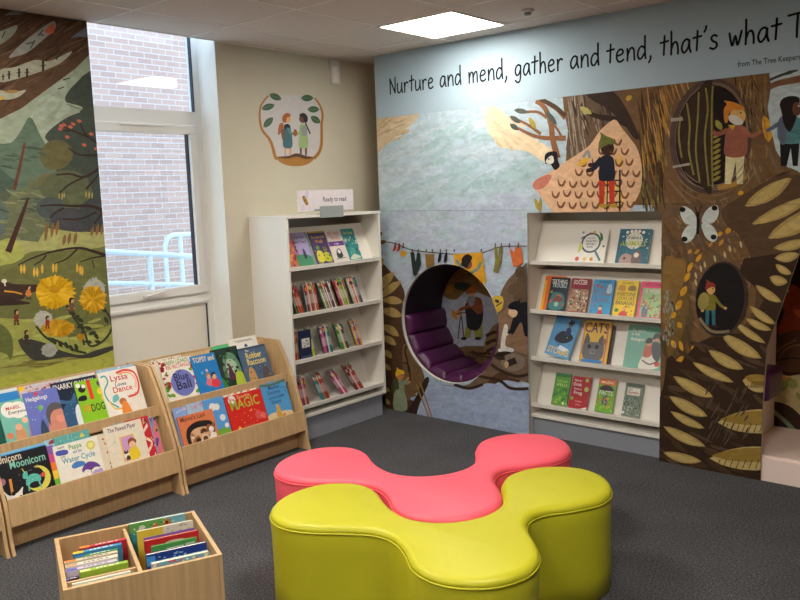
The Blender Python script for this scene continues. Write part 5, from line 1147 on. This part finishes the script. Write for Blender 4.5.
FB('y', 'sky blue book titled Storms with a reading man, tilted on the third shelf', 1.735, K3, .195, .31, .006, (92, 156, 204), [
    ('b', [(.2, .4), (.34, .6), (.6, .66), (.9, .56), (.8, .42), (.5, .34)], (34, 38, 50)), ('b', [(.5, .6), (.6, .76), (.72, .74), (.76, .6), (.64, .54)], (36, 50, 90)), ('e', .66, .84, .09, (110, 76, 60)), ('b', [(.56, .84), (.6, .94), (.74, .95), (.78, .86)], (30, 30, 40)), ('t', 'Mind', .5, .28, .05, (60, 80, 130)), ('t', 'STORMS', .5, .06, .16, (236, 200, 90), .86), ('p', [(.5, .3), (.9, .24), (.7, .16), (.44, .2)], (214, 228, 240)), ('dots', (.05, .3, .95, .98), 14, .05, [(150, 196, 226), (70, 130, 180)])], d=.05, roll=-10, lean=.4)
FB('y', 'thin dark book edge beneath the cat book on the third shelf', 2.012, K3, .21, .285, .004, (60, 44, 50), [], d=.0665, lean=.4)
FB('y', 'yellow cats book with a large grey kitten face', 2.0, K3, .2, .31, .010, (228, 186, 74), [
    ('r', .0, .0, .06, 1, (216, 150, 50)), ('t', 'CATS', .47, .72, .24, (92, 30, 90), .86), ('b', [(.12, .1), (.1, .6), (.24, .5), (.6, .5), (.78, .6), (.8, .1)], (110, 108, 112)), ('b', [(.12, .44), (.14, .7), (.3, .52)], (96, 92, 98)), ('b', [(.6, .52), (.74, .68), (.78, .44)], (96, 92, 98)), ('e', .3, .38, .07, (50, 46, 44)), ('e', .58, .38, .07, (50, 46, 44)), ('e', .44, .24, .1, (140, 138, 142)), ('p', [(.4, .27), (.5, .27), (.45, .22)], (70, 56, 60)), ('l', [(.36, .16), (.44, .19), (.54, .16)], .012, (50, 46, 50)), ('r', .08, .0, .84, .07, (52, 128, 196)), ('e', .84, .52, .1, (150, 110, 60)), ('r', .86, 0, .92, .9, (206, 120, 90))], d=.05, lean=.4, spine=(200, 150, 50))
FB('y', 'pale teal picture book with a hugging family, right end of the third shelf', 2.318, K3, .25, .305, .006, (116, 176, 158), [
    ('t', 'My name', .3, .86, .07, WH, .36), ('t', 'is not', .22, .76, .07, WH, .22), ('t', 'Refugee', .3, .64, .07, WH, .36), ('b', [(.42, .02), (.5, .3), (.62, .36), (.84, .3), (.95, .08), (.7, .0)], (222, 216, 206)), ('b', [(.5, .3), (.54, .56), (.7, .6), (.74, .4), (.66, .28)], (190, 96, 76)), ('e', .62, .6, .075, (216, 150, 110)), ('e', .8, .7, .075, (206, 150, 120)), ('b', [(.52, .6), (.56, .72), (.68, .72), (.68, .62)], (40, 34, 40)), ('b', [(.7, .7), (.74, .84), (.88, .84), (.92, .66), (.84, .74)], (30, 28, 34)), ('b', [(.7, .62), (.9, .62), (.96, .4), (.92, .2), (.76, .3)], (60, 66, 80)), ('e', .9, .14, .07, (206, 60, 60)), ('l', [(.5, .2), (.7, .12), (.9, .2)], .03, (44, 44, 56))], d=.05, lean=.4)
K4 = .232
FB('y', 'slim leaf green book, leftmost on the bottom shelf', 1.782, K4, .12, .245, .016, (96, 160, 60), [('t', 'THE LOST', .5, .72, .06, (190, 220, 120), .7), ('t', 'SPELLS', .5, .6, .08, (200, 226, 130), .7), ('dots', (.04, .04, .96, .56), 44, .12, [(60, 120, 50), (140, 196, 80), (80, 150, 60)]), ('r', 0, .88, 1, 1, (60, 126, 60)), ('e', .22, .08, .06, (226, 140, 50)), ('e', .76, .08, .07, (226, 226, 210))], d=.05, spine=(70, 120, 50))
FB('y', 'dark red book with a white handwritten title, bottom shelf', 1.917, K4, .14, .24, .012, (170, 34, 44), [('t', 'How to', .3, .84, .07, WH, .36), ('t', 'Drink', .32, .7, .1, WH, .44), ('t', 'from a', .36, .58, .06, WH, .4), ('t', 'Frog', .4, .44, .1, WH, .44), ('e', .78, .9, .09, (150, 190, 80)), ('e', .82, .62, .12, (176, 190, 110)), ('e', .12, .3, .09, (150, 180, 70)), ('t', 'Poems', .5, .2, .06, (230, 160, 150)), ('t', 'James', .5, .1, .05, (230, 160, 150)), ('p', [(.6, 0), (1, 0), (1, .08)], WH)], d=.05)
FB('y', 'green and orange amazing facts book with a purple six', 2.115, K4, .125, .245, .018, (110, 174, 50), [('r', 0, .82, 1, 1, (212, 110, 50)), ('t', 'AMAZING', .48, .86, .08, (246, 236, 200), .76), ('b', [(.1, .66), (.3, .8), (.7, .8), (.9, .66)], (60, 40, 50)), ('t', 'FACTS', .5, .52, .13, WH, .76), ('t', '6', .5, .2, .34, (110, 60, 130), .34), ('dots', (.04, .04, .96, .46), 26, .1, [(240, 170, 60), (150, 200, 70), (226, 120, 60)])], d=.05, spine=(150, 90, 60))
FB('y', 'grey-green patterned book with a white and red title box, right on the bottom shelf', 2.308, K4, .12, .24, .018, (112, 128, 112), [('dots', (.02, .02, .98, .62), 110, .07, [(50, 66, 56), (180, 196, 176), (80, 100, 84)]), ('r', 0, .9, 1, 1, (60, 70, 70)), ('r', .14, .64, .86, .86, (226, 224, 214)), ('t', 'The', .3, .78, .06, (60, 60, 60)), ('t', 'Bumble', .5, .68, .09, (176, 50, 50), .6), ('e', .08, .1, .08, (226, 226, 220))], d=.05, spine=(60, 72, 66))

# small early readers, top shelf of the free-standing bookcase
KX = 1.252
def XB(label, a, base, ops, w=.165, h=.255, t=.004, d=.06): return FB('x', label, a, KX, w, h, t, base, ops, d=d, lean=.42)
XB('orange and red reader with a dragon, leftmost on the top shelf, partly hidden', -.995, (206, 110, 70), [('dots', (0, .02, 1, .8), 50, .14, [(176, 40, 50), (240, 170, 80), (120, 50, 90)])])
XB('lavender reader with a green hill and a small dark figure', -.862, (176, 160, 206), [('t', 'The Fox', .5, .82, .09, (70, 50, 110), .6), ('t', 'and Yard', .5, .68, .09, (70, 50, 110), .66), ('b', [(0, 0), (1, 0), (1, .2), (.6, .34), (0, .3)], (70, 140, 100)), ('b', [(.46, .24), (.62, .24), (.6, .46), (.5, .5)], (50, 50, 90)), ('r', .9, 0, 1, 1, (120, 150, 150))])
XB('purple reader with yellow monsters under a purple title', -.68, (74, 50, 100), [('r', 0, .95, 1, 1, (200, 160, 60)), ('t', 'The Goat Club', .5, .78, .08, (240, 190, 120), .8), ('t', 'Walk', .5, .64, .1, (240, 170, 90), .5), ('b', [(.1, .1), (.2, .4), (.5, .36), (.5, .08)], (216, 206, 60)), ('b', [(.5, .1), (.6, .34), (.9, .3), (.92, .06)], (190, 190, 50)), ('e', .3, .5, .1, (110, 150, 60)), ('e', .7, .44, .1, (150, 120, 50)), ('dots', (0, 0, 1, .5), 20, .1, [(40, 60, 60), (150, 160, 60)])])
XB('white reader with a purple band and pink lettering', -.51, (226, 214, 206), [('t', 'BIG BAD', .5, .84, .1, (206, 110, 100), .7), ('t', 'TROLL', .5, .7, .1, (206, 110, 100), .6), ('r', .02, .5, .98, .64, (110, 60, 140)), ('t', 'a tale', .5, .54, .06, WH), ('b', [(.3, .14), (.36, .36), (.6, .4), (.66, .16)], (50, 50, 54)), ('e', .5, .32, .1, (226, 226, 226)), ('l', [(.2, .1), (.8, .12)], .03, (120, 140, 120))])
XB('teal reader with pale bird shapes, rightmost on the top shelf', -.345, (50, 140, 140), [('t', 'Sea Song', .5, .84, .08, (200, 220, 150), .7), ('dots', (0, .05, 1, .8), 46, .14, [(30, 100, 110), (90, 180, 160), (190, 206, 190)]), ('b', [(.1, .04), (.5, .2), (.9, .06)], (206, 210, 190)), ('r', 0, .9, .1, .94, (190, 50, 60))], w=.14)

# thin readers standing spine out, leaning, on the lower three shelves
def spine_book(label, y, z, t, h, dep, ang, col, band, group, gap=.0):
    e = bmesh.new(); bx(e, (-dep, 0, 0), (0, t, h)); lay = e.loops.layers.float_color.new('Col')
    for f in e.faces:
        c = f.calc_center_median(); k = col
        if c.z > h-.001 or c.z < .001 or c.x < -dep+.001: k = (224, 216, 198)
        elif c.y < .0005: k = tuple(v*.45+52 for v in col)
        for lp in f.loops: lp[lay] = lin(k)
    if band:
        for b0, b1, bc in band:
            fs = [e.verts.new(p) for p in ((.0002, 0, b0*h), (.0002, t, b0*h), (.0002, t, b1*h), (.0002, 0, b1*h))]; f = e.faces.new(fs)
            for lp in f.loops: lp[lay] = lin(bc)
    o = obj('book', e, MT['spine']); tag(o, label, 'book', group)
    o.matrix_world = Matrix.Translation((BX-.02, y, z+t*abs(math.sin(math.radians(ang)))*1.0+.0006)) @ Matrix.Rotation(math.radians(-33), 4, 'Z') @ Matrix.Rotation(math.radians(ang), 4, 'X')
    return o
CN = {'brown': (110, 74, 50), 'orange': (214, 110, 50), 'red': (176, 36, 44), 'green': (72, 128, 62), 'lime green': (150, 186, 60), 'white': (216, 212, 202), 'blue': (50, 96, 150), 'navy': (34, 42, 78), 'purple': (96, 52, 110), 'pink': (200, 90, 126), 'teal': (50, 130, 126), 'yellow': (214, 176, 60), 'black': (36, 34, 38), 'grey': (140, 140, 138), 'cream': (206, 190, 160)}
def NTH(k):
    return ['first', 'second', 'third', 'fourth', 'fifth', 'sixth', 'seventh', 'eighth', 'ninth', 'tenth', 'eleventh', 'twelfth', 'thirteenth', 'fourteenth', 'fifteenth', 'sixteenth', 'seventeenth', 'eighteenth'][k]
def run(shelf, zs, group, stacks):
    for y, ang, names, where in stacks:
        yy = y
        for k, nm in enumerate(names):
            t = rnd.uniform(.0052, .0088)
            other = rnd.choice(['white', 'yellow', 'black', 'cream', 'red', 'teal'])
            spine_book('thin %s reader, %s from left in %s, %s shelf of white bookcase' % (nm, NTH(k), where, shelf), yy, zs-.004, t, rnd.uniform(.195, .215), rnd.uniform(.09, .10), ang, CN[nm], [(.78, .9, CN[other]), (.3, .62, tuple(int(c*.5+110) for c in CN[nm]))], group)
            yy += t/(math.cos(math.radians(ang))*.839)+.0006
run('second', .924, 'readers on the second shelf', [
    (-1.03, 15, ['green', 'black', 'orange', 'red', 'brown', 'orange', 'red', 'brown'], 'leftmost bundle'),
    (-.93, 8, ['grey', 'black', 'brown', 'pink', 'cream', 'brown', 'purple', 'orange', 'brown', 'cream', 'purple', 'orange', 'red'], 'second bundle'),
    (-.752, 17, ['green', 'white', 'brown', 'lime green', 'black', 'white', 'pink', 'brown', 'white', 'navy', 'brown', 'black', 'white', 'brown'], 'third bundle'),
    (-.59, 17, ['red', 'brown', 'pink', 'white', 'red', 'lime green', 'lime green', 'green', 'lime green', 'white', 'brown'], 'fourth bundle'),
    (-.45, 17, ['cream', 'grey', 'white', 'orange', 'red', 'white', 'orange', 'teal', 'blue', 'brown'], 'rightmost bundle')])
run('third', .598, 'readers on the third shelf', [
    (-1.07, 3, ['orange', 'brown', 'orange', 'brown'], 'leftmost bundle'),
    (-.905, 11, ['green', 'lime green', 'yellow', 'green'], 'second bundle'),
    (-.785, 9, ['purple', 'pink', 'pink', 'red', 'navy', 'blue', 'white', 'green', 'blue', 'green'], 'middle bundle'),
    (-.60, 16, ['green', 'green', 'green', 'lime green', 'white', 'pink', 'brown', 'black', 'green'], 'fourth bundle'),
    (-.435, 16, ['yellow', 'orange', 'pink', 'blue', 'brown', 'yellow', 'orange'], 'rightmost bundle')])
run('bottom', .262, 'readers on the bottom shelf', [
    (-1.045, 9, ['brown', 'cream', 'brown', 'pink', 'purple', 'brown', 'cream', 'pink', 'brown', 'red'], 'leftmost bundle'),
    (-.83, 20, ['teal', 'blue', 'green', 'blue', 'orange', 'brown', 'brown', 'red', 'brown'], 'second bundle'),
    (-.625, 30, ['pink', 'purple', 'pink', 'white', 'pink', 'purple', 'pink'], 'third bundle'),
    (-.47, 27, ['brown', 'black', 'red', 'pink', 'cream', 'brown', 'red', 'red', 'brown'], 'rightmost bundle')])
m_ = frame((BX-.02, -1.02, .5955), (0, 1, 0), (-.05, -.0, 1))
book('navy book turned face out with a white label, left on the third shelf', m_, .115, .205, .008, [('r', .2, .4, .86, .72, (214, 212, 206)), ('dots', (.26, .44, .8, .66), 10, .1, [(120, 120, 130)]), ('r', .1, .08, .9, .1, (120, 130, 170))], (28, 36, 74), group='readers on the third shelf')

# sign standing on the bookcase
t = thing('shelf_sign', 'white landscape sign reading Ready to read with a bee, on top of the white bookcase', 'sign', (BX, -.71, 1.62))
sg = Paint(lambda u, v: (BX+.0032, u+DY, v), (1, 0, 0), conv=[(-.905, 1.635), (-.352, 1.635), (-.352, 1.782), (-.905, 1.782)])
sg.tri(sg.conv, lin((226, 218, 222))); sg.layer += 1
sg.text('Ready to read', -.545, 1.70, .033, (70, 60, 78), w=.235)
sg.ell(-.835, 1.712, .04, .017, (176, 132, 50), -55); 
for q in (-.02, 0, .02): sg.line([(-.835+q*.6-.01, 1.712-q*1.2-.006), (-.835+q*.6+.01, 1.712-q*1.2+.008)], .006, (90, 60, 40))
sg.ell(-.815, 1.755, .013, .024, (170, 166, 196), -12); sg.ell(-.815, 1.755, .010, .020, (206, 202, 220), -12); sg.ell(-.86, 1.665, .013, .02, (196, 192, 210), 10); sg.ell(-.86, 1.665, .010, .016, (218, 212, 220), 10)
bm = sg.bm; nf = len(bm.faces); bx(bm, (BX, -.905+DY, 1.635), (BX+.003, -.352+DY, 1.782))
for f in bm.faces:
    if f.loops[0][sg.lay][0] == 0 and f.loops[0][sg.lay][3] == 0:
        for lp in f.loops: lp[sg.lay] = lin((226, 218, 222))
sg.build('sign_panel', MT['print'], t)
bm = bmesh.new(); bx(bm, (BX+.0045, -.70+DY, 1.585), (BX+.0085, -.465+DY, 1.668), .001); bx(bm, (BX-.03, -.70+DY, 1.6125), (BX+.0045, -.465+DY, 1.616)); bx(bm, (BX+.0045, -.752+DY, 1.636), (BX+.007, -.70+DY, 1.650)); obj('holder', bm, MT['grey'], t)

# ================================================================== FLOOR BOOK BOX
BH = .40
BO = Vector((1.433, -3.358, 0)); U = Vector((math.cos(math.radians(-23.3)), math.sin(math.radians(-23.3)), 0)); Vv = Vector((-U.y, U.x, 0))
BM = Matrix((U, Vv, Vector((0, 0, 1)))).transposed().to_4x4(); BM.translation = BO
BU, BV, T_ = .497, .562, .016
t = thing('book_box', 'light-oak kinder box of books on the carpet at the bottom left', 'book box', mw=Matrix.Translation(BM @ Vector((BU/2, BV/2, 0))))
def bbx(name, lo, hi, m=MT['wood'], bev=.0012):
    bm = bmesh.new(); bx(bm, lo, hi, bev); bm.transform(BM); return obj(name, bm, m, t)
bbx('side_panel', (0, 0, 0), (BU, T_, BH)); bbx('side_panel', (0, BV-T_, 0), (BU, BV, BH))
bbx('back_panel', (0, T_+.0005, .02), (T_, BV-T_-.0005, BH-.001)); bbx('front_panel', (BU-T_, T_+.0005, .02), (BU, BV-T_-.0005, BH-.001))
bbx('bottom_board', (T_+.0005, T_+.0005, .10), (BU-T_-.0005, BV-T_-.0005, .115))
bbx('divider', (T_+.0005, .26, .116), (BU-T_-.0005, .274, BH-.012)); bbx('cross_rail', (.384, T_+.0005, .116), (.396, .2595, BH-.022)); bbx('cross_rail', (.384, .2745, .116), (.396, BV-T_-.0005, BH-.06))

def box_book(label, u, v0, v1, ztop, h, t, tilt, base, ops, spine, up_spine=False):
    # book standing in the box: runs along v, leans back (towards -u) by tilt; with up_spine its spine faces up
    a = math.radians(tilt); up = (BM.to_3x3() @ Vector((-math.sin(a), 0, math.cos(a))))
    if not up_spine:
        o = BM @ Vector((u+h*math.sin(a), v0, ztop-h*math.cos(a))); return book(label, frame(o, Vv, up), v1-v0, h, t, ops, base, spine, group='books in the wooden floor box')
    # spine up: cover frame turned so that its x (from spine) points down
    w = h; o = BM @ Vector((u, v0, ztop)); return book(label, frame(o, -up, Vv), w, v1-v0, t, ops, base, spine, group='books in the wooden floor box')
L = [  # u, v0, v1, ztop, thickness, spine colour, spot colour, label
    (.172, .081, .2575, .404, .026, (190, 44, 66), (240, 150, 60), 'dark pink spine with orange letters, topmost book in the left half of the floor box'),
    (.208, .055, .235, .402, .026, (66, 140, 190), (250, 210, 50), 'book spine striped yellow and blue in the left half of the floor box'),
    (.233, .062, .216, .396, .018, (70, 140, 80), (40, 90, 150), 'green-spined book below the yellow and blue one in the floor box'),
    (.264, .020, .212, .398, .024, (214, 204, 176), (230, 130, 60), 'cream-spined book with an orange end in the left half of the floor box'),
    (.300, .022, .208, .396, .028, (228, 220, 206), (206, 160, 120), 'thick white-spined book in the middle of the left compartment'),
    (.330, .020, .200, .392, .024, (206, 196, 214), (90, 90, 190), 'lilac and white spine with a blue patch in the left compartment'),
    (.364, .066, .236, .392, .026, (150, 186, 60), (222, 230, 150), 'lime green spine with pale writing in the left compartment'),
    (.360, .018, .062, .372, .022, (40, 30, 60), (130, 120, 190), 'short black and purple spine in the lower left of the box'),
]
for u, v0, v1, zt, tt, sc, spc, lb in L:
    e = box_book(lb, u, v0, v1, zt, .2, tt, 4, sc, [], sc, True)
    co = [c for c in e.children if c.name.startswith('cover')][0]
    # colour patches and printed title along the spine, which faces up
    p = Paint(lambda a, b, tt=tt: (0, a, -tt+b), (-1, 0, 0)); ln = v1-v0
    p.rect(0.01*ln, .001, .22*ln, tt-.001, spc)
    for q in (.34, .42, .5, .6, .66, .76): p.rect(q*ln, tt*.3, (q+.055)*ln, tt*.66, (250, 244, 230) if sum(sc) < 400 else (110, 90, 120))
    p.build('spine_print', MT['print'], e).matrix_parent_inverse = Matrix.Identity(4)
for k, (u, v0, v1, zt, sc, lb) in enumerate([(.440, .033, .234, .388, (226, 222, 206), 'cream book lying edge up in the narrow front compartment of the box, nearest the rail'), (.459, .04, .25, .384, (216, 220, 196), 'pale green-white book in the middle of the narrow front compartment'), (.477, .02, .245, .380, (232, 226, 214), 'white book in the narrow front compartment, against the front panel')]):
    e = box_book(lb, u, v0, v1, zt, .18, .014, 3, sc, [], sc, True)
Rr = [ # u(top), v0, v1, ztop, h, t, tilt, base, ops, spine, label
    (.045, .285, .515, .412, .27, .018, 2, (60, 150, 160), [('r', .0, .86, 1, 1, (110, 176, 90)), ('r', .6, .86, 1, 1, (130, 190, 210)), ('e', .45, .9, .05, (226, 110, 50)), ('e', .66, .92, .07, (230, 120, 40)), ('e', .66, .92, .03, (90, 40, 40)), ('e', .22, .9, .06, (236, 236, 220)), ('dots', (.0, .6, 1, .98), 30, .06, [(80, 160, 70), (220, 226, 200)])], (30, 120, 130), 'teal-spined flower picture book at the back of the right compartment'),
    (.117, .305, .532, .404, .26, .012, 5, (232, 226, 206), [('r', 0, 0, .45, 1, (236, 210, 70)), ('dots', (.5, .8, .98, .98), 16, .05, [(190, 186, 170)])], (230, 200, 60), 'yellow and cream book in the right compartment of the floor box'),
    (.192, .32, .52, .401, .25, .004, 6, (130, 90, 170), [('r', 0, .95, 1, 1, (150, 110, 190))], (120, 80, 160), 'thin purple book edge behind the red book in the floor box'),
    (.226, .318, .532, .402, .25, .012, 6, (206, 44, 50), [('b', [(.3, .8), (.4, .92), (.7, .92), (.78, .82), (.7, .74), (.4, .74)], (232, 196, 186))], (190, 36, 44), 'red picture book with a pale title patch in the right compartment'),
    (.279, .335, .512, .396, .23, .010, 6, (86, 168, 84), [('r', .05, .76, .3, .9, (190, 220, 170)), ('r', .32, .8, .7, .92, (226, 236, 214)), ('r', .74, .78, .95, .94, (206, 226, 190))], (60, 140, 60), 'green picture book with white title patches in the right compartment'),
    (.348, .305, .536, .396, .22, .020, 7, (34, 60, 140), [('dots', (.16, .84, .7, .94), 14, .05, [(160, 196, 236)]), ('r', 0, .8, .14, .96, (70, 150, 220))], (40, 110, 190), 'dark blue picture book near the front of the right compartment'),
    (.430, .312, .528, .392, .2, .024, 4, (120, 180, 200), [('dots', (0, .6, 1, 1), 70, .07, [(230, 120, 90), (250, 230, 160), (60, 140, 150), (240, 240, 230), (220, 90, 110)])], (230, 210, 180), 'multicoloured patterned book at the front of the right compartment'),
]
for u, v0, v1, zt, h, tt, tilt, base, ops, sp, lb in Rr: box_book(lb, u, v0, v1, zt, h, tt, tilt, base, ops, sp)
